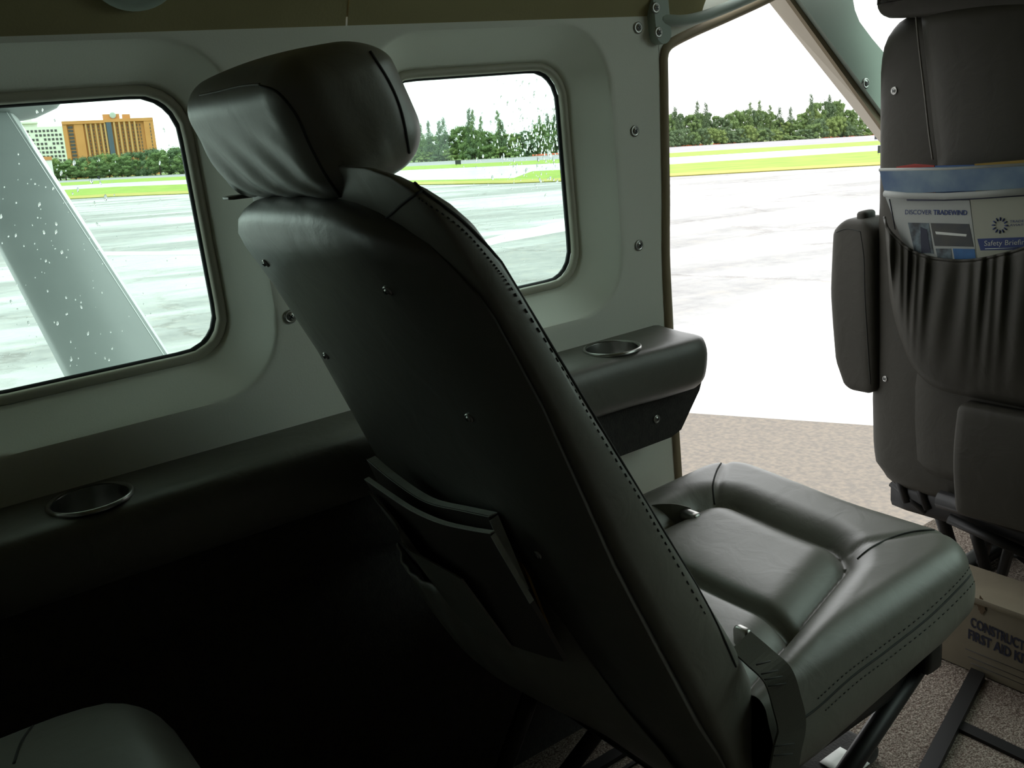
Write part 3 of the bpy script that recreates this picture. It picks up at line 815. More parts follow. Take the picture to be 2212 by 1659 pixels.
# pocket runs across the shell; the lip hangs open to the rear
pk = []
lipS = smooth_path(lipP, 8)
nv = 16
botU = -.70
rowsP = []
for v in range(nv + 1):
    t = v / nv; row = []
    for i, p in enumerate(lipS):
        a = i / (len(lipS) - 1)
        pleat = .0014 * math.sin(a * 60) * (1 - t) ** 2
        u = p.z + (botU - p.z) * t
        fb_ = Fr(u) + .004
        f0_ = p.x
        bulge = (1 - t) ** .8 * (Fr(p.z) - f0_) + .030 * math.sin(PI * t) * math.sin(PI * min(1, max(0, a)))
        L_ = p.y + (interp([(0, .935), (1, .60)], a) - p.y) * t
        row.append(Vector((fb_ - .006 - max(0, bulge) - pleat, L_, u)))
    rowsP.append(row)
back = [[Vector((p.x + .003, p.y, p.z)) for p in r_] for r_ in rowsP]
nc = len(lipS); V = [p for r_ in rowsP for p in r_] + [p for r_ in back for p in r_]; Fc = []
o2 = (nv + 1) * nc
for s in (0, o2):
    for i in range(nv):
        for j in range(nc - 1): Fc.append((s + i * nc + j, s + i * nc + j + 1, s + (i + 1) * nc + j + 1, s + (i + 1) * nc + j))
for j in range(nc - 1): Fc.append((j, j + 1, o2 + j + 1, o2 + j))
obj('map_pocket', (V, Fc), M['leather'], st)
def sheet(name, top_px, Ftop, depth, lean, th, m, parent=None, bend=None):
    """a booklet standing in the pocket: top edge given in px at F values, drops by depth, leaning forward by lean"""
    tp = smooth_path([oF(x, y, f_) for (x, y), f_ in zip(top_px, Ftop)], 5)
    A = []; n = len(tp)
    for k in range(7):
        t = k / 6
        for p in tp: A.append(Vector((p.x + lean * t * depth, p.y, p.z - depth * t)))
    B = [p + Vector((-th, 0, th * .25)) for p in A]
    V = A + B; Fc = []; o_ = len(A)
    for s in (0, o_):
        for i in range(6):
            for j in range(n - 1): Fc.append((s + i * n + j, s + i * n + j + 1, s + (i + 1) * n + j + 1, s + (i + 1) * n + j))
    for j in range(n - 1):
        Fc.append((j, j + 1, o_ + j + 1, o_ + j)); Fc.append((6 * n + j, 6 * n + j + 1, o_ + 6 * n + j + 1, o_ + 6 * n + j))
    for i in range(6):
        Fc.append((i * n, (i + 1) * n, o_ + (i + 1) * n, o_ + i * n)); Fc.append((i * n + n - 1, (i + 1) * n + n - 1, o_ + (i + 1) * n + n - 1, o_ + i * n + n - 1))
    o = obj(name, (V, Fc), M['cover'] if m is M['paperold'] else m, parent, auto=40)
    if m is M['paperold']:
        obj('page_edges', ribbon([p + Vector((-th / 2, 0, .0006 + th * .12)) for p in tp], (1, 0, 0), th * .96, .0012), M['paperold'], o, smooth=False)
        e_ = [p + Vector((-th / 2, -.0006, -.001)) for p in A[n - 1::n][:4]]
        obj('page_edges', ribbon(e_, (1, 0, 0), th * .9, .001), M['paperold'], o, smooth=False)
    return o
G1 = 'reading matter in the pocket of the passenger seat'
a1 = sheet('magazine', [(812, 990), (850, 1022), (905, 1062), (950, 1085), (1010, 1098), (1076, 1112)], [.395, .400, .405, .410, .415, .42], .17, .30, .011, M['paperold'])
tag(a1, 'thick bent magazine with pale page edges nearest the seat shell', 'magazine', G1)
a2 = sheet('newspaper', [(798, 1034), (850, 1070), (900, 1102), (960, 1128), (1020, 1142), (1070, 1150)], [.372, .378, .382, .388, .396, .402], .16, .42, .006, M['paperold'])
tag(a2, 'thin folded newspaper in front of the thick magazine in the dark pocket', 'newspaper', G1)
a3 = sheet('folder', [(962, 1082), (1020, 1092), (1090, 1106)], [.430, .431, .433], .16, .28, .003, M['yellow'])
tag(a3, 'yellow card folder edge behind the magazine in the dark pocket', 'folder', G1)
a4 = sheet('plastic_sleeve', [(800, 1060), (860, 1130), (880, 1180), (940, 1215), (1000, 1250)], [.368, .372, .376, .386, .40], .10, .5, .003, M['leather'])
tag(a4, 'crumpled dark sleeve sagging over the lip of the rear pocket', 'sleeve', G1)

# ================================================================= THE FRONT (PILOT) SEAT
FP = 1.50
ps = thing('front_seat', (1.7, .78, FLOOR), 'grey leather front seat seen from behind at the right edge', 'seat')
def P_(px, py, F=FP): return oF(px, py, F)
# back cushion outline on the wall side from px
cl_px = [(1925, 62), (1918, 90), (1912, 115), (1908, 150), (1906, 400), (1903, 520), (1898, 850), (1900, 950), (1905, 985), (1915, 1002)]
fo = [P_(x, y, FP + .05) for x, y in cl_px]
LRt = sorted([(p.z, p.y) for p in fo])
Lfar_f = lambda u: interp(LRt, u)
top_u = fo[0].z; bot_u = fo[-1].z
def mirror(L): return 2 * .775 - L
sec = ss(48, 5); rings = []
N_ = 34
for i in range(N_ + 1):
    t = i / N_; u = bot_u - .03 + (top_u + .015 - bot_u + .03) * (0.5 - .5 * math.cos(PI * t))
    lf = Lfar_f(u)
    k = max(0, (u - (top_u - .03)) / .045); kb = max(0, (bot_u + .02 - u) / .05)
    s = math.sqrt(max(0, 1 - min(1, k) ** 2)) * math.sqrt(max(0, 1 - min(1, kb) ** 2))
    hl = (lf - .775); fh = .055 + .02 * sm(-.2, -.6, u)
    rings.append([Vector((FP + .07 + fh * c * (.5 + .5 * s), .775 + hl * sn * (.85 + .15 * s), u)) for c, sn in sec])
pb_vf = loft(rings)
pb = obj('back_cushion', pb_vf, M['leatherF_shaded'], ps); SP = Surf(pb_vf)
# rear shell of the front seat: inboard edge follows the light seam
sh_px = [(1978, 36), (1984, 100), (1996, 200), (2006, 290), (2014, 345), (2005, 520), (1985, 700), (1952, 830), (1948, 900), (1955, 985), (1990, 1020)]
shp = [P_(x, y, FP) for x, y in sh_px]
SLt = sorted([(p.z, p.y) for p in shp])
nU = 40; nL = 24; V = []; Fc = []
u0_, u1_ = shp[-1].z + .005, P_(2000, 30, FP).z
for th in (0, .012):
    for i in range(nU + 1):
        u = u0_ + (u1_ - u0_) * i / nU; lf = interp(SLt, u)
        for j in range(nL + 1):
            a = -1 + 2 * j / nL; a = math.sin(PI / 2 * a)
            L_ = .775 + (lf - .775) * a
            V.append(Vector((FP - .016 + .010 * a * a + .022 * abs(a) ** 8 + th, L_, u)))
o_ = (nU + 1) * (nL + 1)
for s in (0, o_):
    for i in range(nU):
        for j in range(nL):
            q = s + i * (nL + 1) + j; Fc.append((q, q + 1, q + nL + 2, q + nL + 1))
def rim2(idx):
    for a, b in zip(idx, idx[1:]): Fc.append((a, b, o_ + b, o_ + a))
rim2([i * (nL + 1) for i in range(nU + 1)]); rim2([i * (nL + 1) + nL for i in range(nU + 1)]); rim2(list(range(nL + 1))); rim2([nU * (nL + 1) + j for j in range(nL + 1)])
psh_vf = (V, Fc); psh = obj('back_shell', psh_vf, M['leatherF_shaded'], ps); SPS = Surf(psh_vf)
obj('shell_piping', tube(smooth_path([P_(x + 1, y, FP - .001) for x, y in sh_px[:5]], 6), .0016, 6), M['piping'], psh)
screw(1932, 196, parent=pb, surf=SP, r=.007)
# headrest
ph0 = P_(1908, 30, FP + .02)
phr = obj('headrest', rbox((FP - .02, .64, P_(1960, 62, FP).z), (FP + .09, P_(1906, 20, FP + .02).y - .004, P_(1906, 20, FP).z + .17), .026, (12, 16, 14),
    lambda p: Vector((p.x, p.y - (.022 * sm(.085, .045, p.z) if p.y > .85 else 0), p.z + (.775 - p.y) * -.10 if p.z < .12 else p.z))), M['leatherF_shaded'], ps)
for yy in (.88, .68): obj('headrest_post', tube([Vector((FP + .04, yy, .04)), Vector((FP + .04, yy, .10))], .010, 8), M['darksteel'], ps)
# lower rear flap (bulging pad) and shell bottom
fl_px0 = P_(2062, 872, FP - .05); fl_px1 = P_(2052, 1072, FP - .05)
obj('lower_pad', rbox((FP - .05, .50, fl_px1.z - .035), (FP - .005, fl_px0.y - .002, fl_px0.z), .012, (6, 16, 16), lambda p: Vector((p.x - .01 * math.sin(PI * (p.z - fl_px1.z) / (fl_px0.z - fl_px1.z + 1e-6)), p.y + .006 * (fl_px0.z - p.z), p.z))), M['leatherF_shaded'], ps)
# folded armrest on its hinge
aw = [(1800, 500), (1900, 480)]
AF = FP + .02
A0 = P_(1800, 500, AF); A1 = P_(1897, 470, AF); B0 = P_(1832, 820, AF); B1 = P_(1897, 848, AF)
def arm_warp(p):
    t = (p.z - B0.z) / (A0.z - B0.z)          # 0 bottom, 1 top
    q = Vector(p)
    left = interp([(-.1, P_(1862, 845, AF).y), (0.0, B0.y - .004), (.15, P_(1818, 770, AF).y), (.6, P_(1803, 620, AF).y), (1.0, P_(1800, 510, AF).y), (1.12, P_(1830, 478, AF).y)], t)
    right = interp([(-.1, P_(1890, 850, AF).y), (0, P_(1908, 838, AF).y), (.3, P_(1905, 720, AF).y), (1.0, P_(1890, 505, AF).y), (1.12, P_(1862, 474, AF).y)], t)
    s = (p.y + .03) / .06
    q.y = right + (left - right) * s
    q.x += .02 * t * t
    return q
ar_vf = rbox((AF - .03, -.03, B1.z + .002), (AF + .05, .03, P_(1860, 474, AF).z), .014, (10, 14, 30), arm_warp)
arm = obj('armrest', ar_vf, M['leatherF_shaded'], ps); SA = Surf(ar_vf)
seam(SA, [(1858, 500), (1866, 560), (1868, 640), (1874, 740), (1880, 830)], arm, r=.0009)
seam(SA, [(1806, 502), (1830, 494), (1858, 500)], arm, r=.0009)
obj('arm_hinge', rbox(P_(1862, 490, AF + .02) - Vector((.01, .012, .01)), P_(1862, 462, AF + .02) + Vector((.03, .008, .006)), .008, (5, 5, 5)), M['leatherF_shaded'], arm)
screw(1912, 818, parent=pb, surf=SP, r=.006)
# pocket with gathered top
top = [(1910, 470), (1916, 492), (1935, 515), (1965, 540), (2005, 556), (2060, 563), (2110, 561), (2160, 551), (2212, 536), (2290, 505), (2380, 460)]
bot = [(1922, 640), (1935, 700), (1962, 775), (1990, 815), (2030, 842), (2080, 856), (2130, 866), (2180, 876), (2230, 884), (2310, 890), (2400, 880)]
T_ = smooth_path([(x, y, 0) for x, y in top], 16); B_ = smooth_path([(x, y, 0) for x, y in bot], 16)
nc = len(T_); nv = 30; rowsP = []
prng = random.Random(5); ph = [prng.uniform(0, 6) for _ in range(4)]
for v in range(nv + 1):
    t = v / nv; row = []
    for i in range(nc):
        a = i / (nc - 1)
        sl = .26 * t * (1 - a * .6)                     # pleats run down to the left
        aa = a + sl * .5
        pl = (math.sin(aa * 96 + 2.2 * math.sin(aa * 19)) * .55 + math.sin(aa * 57 + ph[1] + t * 3) * .45)
        amp = .0052 * (1 - t) ** 1.3 * min(1, .5 + t * 6)
        x = T_[i].x + (B_[i].x - T_[i].x) * t; y = T_[i].y + (B_[i].y - T_[i].y) * t
        edge = sm(0, .10, a) * (1 - .0)
        F = FP - .020 - (.032 * math.sin(PI * min(1, t * .85 + .15)) ** .8 + .010) * edge - amp * pl
        if t > .97: F = FP - .012
        row.append(oF(x, y, F))
    rowsP.append(row)
back = [[p + Vector((.003, 0, 0)) for p in r_] for r_ in rowsP]
V = [p for r_ in rowsP for p in r_] + [p for r_ in back for p in r_]; Fc = []; o2 = (nv + 1) * nc
for s in (0, o2):
    for i in range(nv):
        for j in range(nc - 1): Fc.append((s + i * nc + j, s + i * nc + j + 1, s + (i + 1) * nc + j + 1, s + (i + 1) * nc + j))
for j in range(nc - 1): Fc.append((j, j + 1, o2 + j + 1, o2 + j))
pkt = obj('seat_pocket', (V, Fc), M['leatherF_shaded'], ps)
obj('pocket_hem', tube([p + Vector((.001, 0, .0)) for p in rowsP[0]], .0028, 6), M['leatherF_shaded'], pkt)
# frame below
def bar(a, b, r, Fa, Fb, m='darksteel', parent=ps, name='frame_tube'):
    return obj(name, tube([oF(a[0], a[1], Fa), oF(b[0], b[1], Fb)], r, 10), M[m], parent)
bar((1932, 1008), (1960, 1085), .008, FP + .02, FP + .02)
bar((1940, 1012), (2060, 1068), .009, FP + .02, FP + .01)
bar((1975, 1025), (2005, 1100), .008, FP + .02, FP + .02)
bar((1925, 1045), (2000, 1105), .006, FP + .03, FP + .02)
bar((2030, 1078), (2260, 1146), .017, FP - .02, FP - .02)
bar((2050, 1120), (2260, 1215), .010, FP + .0, FP + .02)
bar((2090, 1090), (2130, 1230), .011, FP + .05, FP + .05)
bar((2150, 1110), (2120, 1215), .010, FP + .10, FP + .16)
bar((2180, 1180), (2260, 1240), .010, FP + .12, FP + .12)
bar((2200, 1110), (2165, 1240), .010, FP + .03, FP + .12)
bar((2140, 1130), (2145, 1235), .009, FP + .28, FP + .28, 'steel')
obj('seat_pan', rbox((FP + .02, .58, -.80), (FP + .42, .98, -.74), .015, (6, 6, 3)), M['darksteel'], ps)
obj('seat_cushion', rbox((FP + .06, .56, -.74), (FP + .50, .99, -.62), .04, (10, 10, 6)), M['leatherF_shaded'], ps)
obj('recline_knob', disc_stack(P_(1922, 1010, FP + .03), (-1, .6, 0), [(.008, -.012), (.009, 0), (.008, .004), (0, .005)], 12), M['darksteel'], ps)
obj('adjuster_plate', rbox(P_(2036, 1060, FP + .01) - Vector((.002, .003, .03)), P_(2042, 1050, FP + .01) + Vector((.002, .006, .01)), .001, (2, 2, 2)), M['steel'], ps)
for L_ in (.60, .90):
    obj('leg', tube([Vector((FP + .38, L_, -.76)), Vector((FP + .34, L_, FLOOR + .02))], .013, 10), M['darksteel'], ps)
    obj('leg', tube([Vector((FP + .06, L_, -.78)), Vector((FP + .14, L_, FLOOR + .02))], .013, 10), M['darksteel'], ps)
    obj('runner', rbox((FP + .0, L_ - .02, FLOOR + .004), (FP + .45, L_ + .02, FLOOR + .026), .006, (6, 3, 3)), M['darksteel'], ps)

# papers in the front pocket
def quad(name, corners, F, th, m, parent=None, bow=0.0, n=12, world=False):
    """px corners tl,tr,br,bl at cabin plane F -> thin card"""
    c = [oF(x, y, f_) for (x, y), f_ in zip(corners, F if isinstance(F, (list, tuple)) else [F] * 4)]
    A = []
    for i in range(n + 1):
        for j in range(n + 1):
            s, t = j / n, i / n
            p = (c[0] * (1 - s) + c[1] * s) * (1 - t) + (c[3] * (1 - s) + c[2] * s) * t
            A.append(p + Vector((-bow * math.sin(PI * t), 0, 0)))
    B = [p + Vector((th, 0, 0)) for p in A]; V = A + B; Fc = []; o_ = len(A); w_ = n + 1
    for s in (0, o_):
        for i in range(n):
            for j in range(n): q = s + i * w_ + j; Fc.append((q, q + 1, q + w_ + 1, q + w_))
    R_ = [list(range(w_)), [n * w_ + j for j in range(w_)], [i * w_ for i in range(w_)], [i * w_ + n for i in range(w_)]]
    for r_ in R_:
        for a, b in zip(r_, r_[1:]): Fc.append((a, b, o_ + b, o_ + a))
    return obj(name, (V, Fc), m, parent, auto=40)
def text(s, px0, px1, F, hgt_px, m, parent, bold=0, name='lettering', plane='F'):
    """lettering whose baseline runs from px0 to px1 on plane F"""
    cu_ = bpy.data.curves.new('t', 'FONT'); cu_.body = s; cu_.size = 1; cu_.offset = bold; cu_.resolution_u = 3
    to = bpy.data.objects.new('t', cu_); COL.objects.link(to)
    bpy.context.view_layer.update()
    me = bpy.data.meshes.new_from_object(to)
    vs = [v.co.copy() for v in me.vertices]; fsx = [tuple(p.vertices) for p in me.polygons]
    bpy.data.objects.remove(to); bpy.data.curves.remove(cu_); bpy.data.meshes.remove(me)
    x0 = min(v.x for v in vs); x1 = max(v.x for v in vs)
    a = oF(*px0, F); b = oF(*px1, F); up_ = oF(px0[0], px0[1] - hgt_px, F) - a; ax = b - a
    upv = Vector((0, 0, 1)) * up_.length
    V = [a + ax * ((v.x - x0) / (x1 - x0)) + upv * (v.y / .70) for v in vs]
    return obj(name, (V, fsx), m, parent, smooth=False)
GP = 'papers in the front seat pocket'
Fq = FP - .030
nw = quad('folded_newspaper', [(1899, 366), (2330, 350), (2330, 404), (1911, 419)], Fq - .012, .006, M['photo_sky']); tag(nw, 'folded paper with blue cloudy sky picture across the front seat pocket', 'newspaper', GP)
obj('fold_roll', tube([oF(x, y, Fq - .012) for x, y in ((1911, 418), (1960, 423), (2040, 424), (2120, 420), (2330, 405))], .0055, 10), M['paper'], nw)
obj('top_edge', tube([oF(x, y, Fq - .010) for x, y in ((1900, 367), (2040, 365), (2330, 350))], .0028, 8), M['paper'], nw)
obj('page_edges', tube([oF(x, y, Fq - .011) for x, y in ((1960, 431), (2040, 431), (2120, 427), (2330, 413))], .0022, 8), M['ink'], nw)
pg = quad('leaflet', [(1912, 424), (2110, 426), (2110, 556), (1960, 552)], [Fq - .004] * 4, .002, M['paper']); tag(pg, 'white leaflet behind the travel brochure with dark margin line', 'leaflet', GP)
obj('margin_line', tube([oF(x, y, Fq - .0045) for x, y in ((1921, 430), (1934, 496))], .0008, 5), M['ink'], pg)
br = quad('brochure', [(1942, 431), (2094, 433), (2110, 562), (1972, 560)], [Fq - .009] * 4, .0015, M['paper']); tag(br, 'white travel brochure with navy heading and four small photographs', 'brochure', GP)
text('DISCOVER', (1955, 463), (2012, 463.5), Fq - .0096, 10, M['navy'], br)
text('TRADEWIND', (2016, 463.5), (2089, 464.5), Fq - .0096, 10, M['navy'], br, bold=.03)
def print_(cs, m, name='printed_photo', parent=br, F=Fq - .0095): return quad(name, cs, F, .0003, M[m], parent, n=2)
p1 = print_([(1961, 481), (2006, 482), (2017, 548), (1976, 546)], 'photo_dark')
p2 = print_([(2010, 482), (2093, 484), (2103, 533), (2019, 531)], 'photo_plane')
print_([(2021, 537), (2054, 537), (2057, 560), (2026, 560)], 'photo_dark')
print_([(2058, 537), (2105, 538), (2108, 560), (2062, 560)], 'photo_blue')
quad('pictured_aircraft', [(2020, 500), (2088, 506), (2087, 511), (2022, 506)], Fq - .0099, .0002, M['whiteplastic'], p2, n=2)
quad('pictured_person', [(1988, 490), (2002, 496), (2010, 546), (1990, 546)], Fq - .0099, .0002, M['ink'], p1, n=2)
cd = quad('safety_card', [(2095, 424), (2330, 408), (2330, 560), (2112, 566)], [Fq - .010] * 4, .0015, M['papercream']); tag(cd, 'cream safety briefing card with sunburst emblem and navy title bar', 'card', GP)
quad('title_bar', [(2111, 516), (2330, 508), (2330, 536), (2118, 541)], Fq - .0106, .0003, M['navy'], cd, n=2)
text('Safety Briefing', (2126, 531), (2222, 528), Fq - .0112, 11, M['paperold'], cd)
obj('fine_print', tube([oF(2128, 537.5, Fq - .0109), oF(2200, 535.5, Fq - .0109)], .0005, 5), M['paperold'], cd)
lg = []
for k in range(12):
    a = 2 * PI * k / 12; c = oF(2160, 487, Fq - .0106)
    d1 = Vector((0, math.cos(a), math.sin(a)))
    lg.append(tube([c + d1 * .0075, c + d1 * .0125], .0011, 5))
obj('sunburst_emblem', merge(*lg), M['navy'], cd)
text('TRADEWIND', (2181, 481), (2240, 479), Fq - .0106, 5, M['navy'], cd)
text('AVIATION', (2181, 489), (2230, 487), Fq - .0106, 5, M['navy'], cd)
for nm, cs, F_, m, lb in (('folder', [(1936, 360), (1975, 354), (2018, 357), (2020, 420), (1940, 420)], Fq + .002, 'red', 'red card tab showing above the sky blue newspaper'),
                      ('folder', [(2020, 358), (2108, 356), (2108, 420), (2022, 420)], Fq + .001, 'blue', 'blue card tab between the red and yellow ones'),
                      ('folder', [(2105, 354), (2330, 336), (2330, 420), (2108, 420)], Fq - .001, 'yellow', 'yellow card folder at the right of the front seat pocket')):
    poly = [oF(x, y, F_) for x, y in cs]
    tag(obj(nm, prism([(p.y, p.z) for p in poly], F_, F_ + .0012, 0), M[m], smooth=False), lb, 'folder', GP)

# ---- first aid kit on the floor
k0 = oU(2040, 1421, FLOOR); k1 = oU(2212, 1508, FLOOR)
kF = (k0.x + k1.x) / 2
ktop = oF(2160, 1322, kF).z
kit = thing('first_aid_box', (kF + .06, .62, FLOOR), 'tan first aid kit box with black lettering on the carpet under the front seat', 'box')
obj('box_body', rbox((kF, .45, FLOOR + .001), (kF + .095, .80, ktop), .004, (4, 8, 4)), M['kit'], kit, auto=40)
obj('box_lid', rbox((kF - .003, .447, ktop), (kF + .098, .803, ktop + .012), .003, (4, 8, 3)), M['kit'], kit, auto=40)
def ktext(s, p0, p1, h):
    a = oF(*p0, kF - .0012); b = oF(*p1, kF - .0012)
    t = text(s, p0, p1, kF - .0008, h, M['ink'], kit, bold=.035)
ktext('CONSTRUCTION', (2096, 1352), (2250, 1424), 20)
ktext('FIRST AID KIT', (2091, 1378), (2224, 1440), 20)
for i, y in enumerate((1401, 1418, 1432)):
    a = oF(2085 + 6 * i, y, kF - .0005); b = oF(2212, y + 62, kF - .0005)
    obj('form_line', tube([a, Vector((a.x, b.y, a.z))], .0004, 4), M['ink'], kit)
sr = random.Random(4)
st_v = []
for k in range(7):
    c = oF(2128 + sr.uniform(-20, 22), 1302 + sr.uniform(-8, 22), kF - .0006)
    pts = [(c.y + math.cos(a) * sr.uniform(.002, .008), c.z + math.sin(a) * sr.uniform(.003, .011)) for a in [2 * PI * j / 9 for j in range(9)]]
    st_v.append(prism(pts, kF - .0006 - k * .00002, kF - .0001, 0))
obj('tape_residue', merge(*st_v), M['stain'], kit, smooth=False)
tagp = oU(1835, 1648, FLOOR + .03)
wt = obj('paper_tag', rbox(tagp - Vector((.03, .02, .002)), tagp + Vector((.02, .03, .001)), .001, (3, 3, 2)), M['whiteplastic']); tag(wt, 'small white tag on the floor behind the black seat leg', 'tag')
bx = obj('black_bag', rbox(oU(1840, 1640, FLOOR) + Vector((-.10, -.03, .001)), oU(1840, 1640, FLOOR) + Vector((.03, .05, .027)), .01, (6, 5, 4)), M['carpetwall']); tag(bx, 'flat black pouch on the carpet beneath the white tag', 'pouch')

# ---- rear seat cushion corner in the dark lower left
rc = oU(220, 1500, -.45)
rs = thing('rear_seat', (-.12, .74, FLOOR), 'dark seat cushion rising at the bottom left corner', 'seat')
def rwarp(p):
    return Vector((p.x, p.y, p.z - .03 * ((p.y - .72) / .2) ** 2 * 0))
rs_px = [(-60, 1600), (0, 1572), (60, 1545), (130, 1515), (210, 1499), (270, 1508), (330, 1545), (370, 1600), (412, 1665), (440, 1720)]
RF = .115
pts = [oU(x, y, -.47 + 0 * x) for x, y in rs_px]
top_c = Vector((0, 0, -.445))
def rwp(p):                                     # rounded plan corner towards the aisle front
    d = max(0, p.x - .03) ** 2 * 5
    return Vector((p.x, p.y - d * (p.y - .62) * 3, p.z - .012 * ((p.y - .62) / .22) ** 2))
rvf = rbox((-.36, .40, top_c.z - .14), (.135, .865, top_c.z), .055, (24, 24, 10), rwp)
obj('seat_cushion', rvf, M['leather'], rs); SR = Surf(rvf)
seam(SR, [(30, 1650), (48, 1600), (80, 1560), (120, 1530)], rs)
obj('seat_frame', rbox((-.30, .46, FLOOR + .001), (.02, .80, top_c.z - .13), .01, (4, 4, 4)), M['darksteel'], rs)
obj('seat_back', rbox((-.50, .40, top_c.z - .08), (-.36, .86, .02), .045, (8, 14, 16)), M['leather'], rs)

# ================================================================= OUTSIDE
def flat(name, pts, z, m, parent=None):
    """counted polygon slab on the ground, world space"""
    vf = prism([(p.x, p.y) for p in pts], z - .02 if z > .02 else -.02, z, 2)
    return obj(name, vf, m, parent, smooth=False, world=True)
gr = obj('ground', prism([(-3000, -400), (3000, -400), (3000, 3500), (-3000, 3500)], -.2, 0, 2), M['tarmac'], smooth=False, world=True)
tag(gr, 'wet cracked grey apron', kind='structure')
xs = [-900, -200, 253, 640, 800, 900, 1000, 1110, 1150, 1435, 1890, 2400, 3000]
HZ = {x: 0 for x in xs}
def hy(x):                                   # horizon row at column x
    return CY - FPX * (-(up.x * (x - CX)) / FPX * 1.0 + -up.z * 1.0) / up.y if False else CY - (-(up.x * (x - CX) + up.z * FPX)) / up.y
# rows below the horizon (px) at each column: tree line, runway, verge, taxiway, apron
# measured rows of the strip boundaries at each column
rowsY = {'A': [(-900, 452), (-200, 409), (253, 383), (1100, 341), (1435, 318.5), (1890, 292), (2400, 262), (3000, 228)],
         'B': [(-900, 458), (-200, 414), (253, 388), (1100, 350), (1435, 332), (1890, 305), (2400, 276), (3000, 243)],
         'C': [(-900, 466), (-200, 421), (253, 395), (1100, 358), (1435, 341), (1890, 314), (2400, 286), (3000, 254)],
         'D': [(-900, 478), (-200, 431), (253, 404), (640, 390), (800, 392), (1000, 389), (1110, 386), (1150, 371), (1435, 357), (1890, 327), (2400, 302), (3000, 272)],
         'E': [(-900, 490), (-200, 450), (253, 425), (900, 400), (1100, 397), (1435, 383), (1890, 358), (2400, 335), (3000, 310)]}
def line(k, extra=0):
    return [gnd(x, max(interp(rowsY[k], x), hy(x) + 3.5) + extra) for x in xs]
def strip(name, k0, k1, z, m, label, e0=0, e1=0):
    a = line(k0, e0); b = line(k1, e1)
    V = []; Fc = []
    for p in a: V.append(Vector((p.x, p.y, z)))
    for p in b: V.append(Vector((p.x, p.y, z)))
    n = len(a)
    for p in a + b: V.append(Vector((p.x, p.y, z - .03 - z * .5)))
    for i in range(n - 1):
        Fc.append((i, i + 1, n + i + 1, n + i)); Fc.append((2 * n + i, 2 * n + i + 1, 3 * n + i + 1, 3 * n + i)); Fc.append((n + i, n + i + 1, 3 * n + i + 1, 3 * n + i)); Fc.append((i, i + 1, 2 * n + i + 1, 2 * n + i))
    o = obj(name, (V, Fc), m, smooth=False, world=True); tag(o, label, kind='structure'); return o
strip('runway', 'A', 'B', .02, M['runway'], 'grey runway in front of the trees')
strip('far_verge', 'B', 'C', .05, M['grass'], 'narrow green verge between runway and taxiway')
strip('taxiway', 'C', 'D', .02, M['taxiway'], 'wet pale taxiway between two grass strips')
strip('near_verge', 'D', 'E', .06, M['grass'], 'bright green grass strip at the edge of the apron')
strip('dry_edge', 'E', 'E', .064, M['grassdry'], 'dry yellow edge of the grass strip', -6, 0)
# far green land behind the runway
land = []
for x in xs: land.append(gnd(x, max(interp(rowsY['A'], x), hy(x) + 3.5)))
far_ = [Vector((p.x * 3, p.y * 3, 0)) for p in land]
n = len(land)
o = obj('grass_plain', ([Vector((p.x, p.y, .03)) for p in land] + [Vector((p.x, p.y, .03)) for p in far_], [(i, i + 1, n + i + 1, n + i) for i in range(n - 1)]), M['leafC'], smooth=False, world=True)
tag(o, 'rough green land under the tree line', kind='structure')
# white band on the apron outside the door, white lines seen through the windows
def gpoly(name, px, z, m, label, cat):
    o = flat(name, [gnd(x, y) for x, y in px], z, m); tag(o, label, kind='structure'); return o
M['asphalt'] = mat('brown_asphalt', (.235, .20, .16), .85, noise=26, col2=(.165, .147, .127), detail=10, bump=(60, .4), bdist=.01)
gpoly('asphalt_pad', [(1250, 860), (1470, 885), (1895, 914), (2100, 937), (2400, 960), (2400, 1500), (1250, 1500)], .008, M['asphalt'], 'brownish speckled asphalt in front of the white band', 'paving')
gpoly('white_band', [(1250, 700), (1500, 706), (1800, 712), (2100, 722), (2100, 945), (1895, 922), (1470, 893), (1250, 880)], .012, M['whiteband'], 'broad white band on the apron outside the door', 'marking')
gpoly('apron_line', [(1000, 532), (1085, 508), (1240, 472), (1240, 496), (1085, 524), (1000, 545)], .010, M['whiteband'], 'curving white apron line seen through the middle window', 'marking')
gpoly('apron_line', [(150, 545), (460, 543), (460, 550), (150, 553)], .010, M['whiteband'], 'thin white apron line seen through the left window', 'marking')

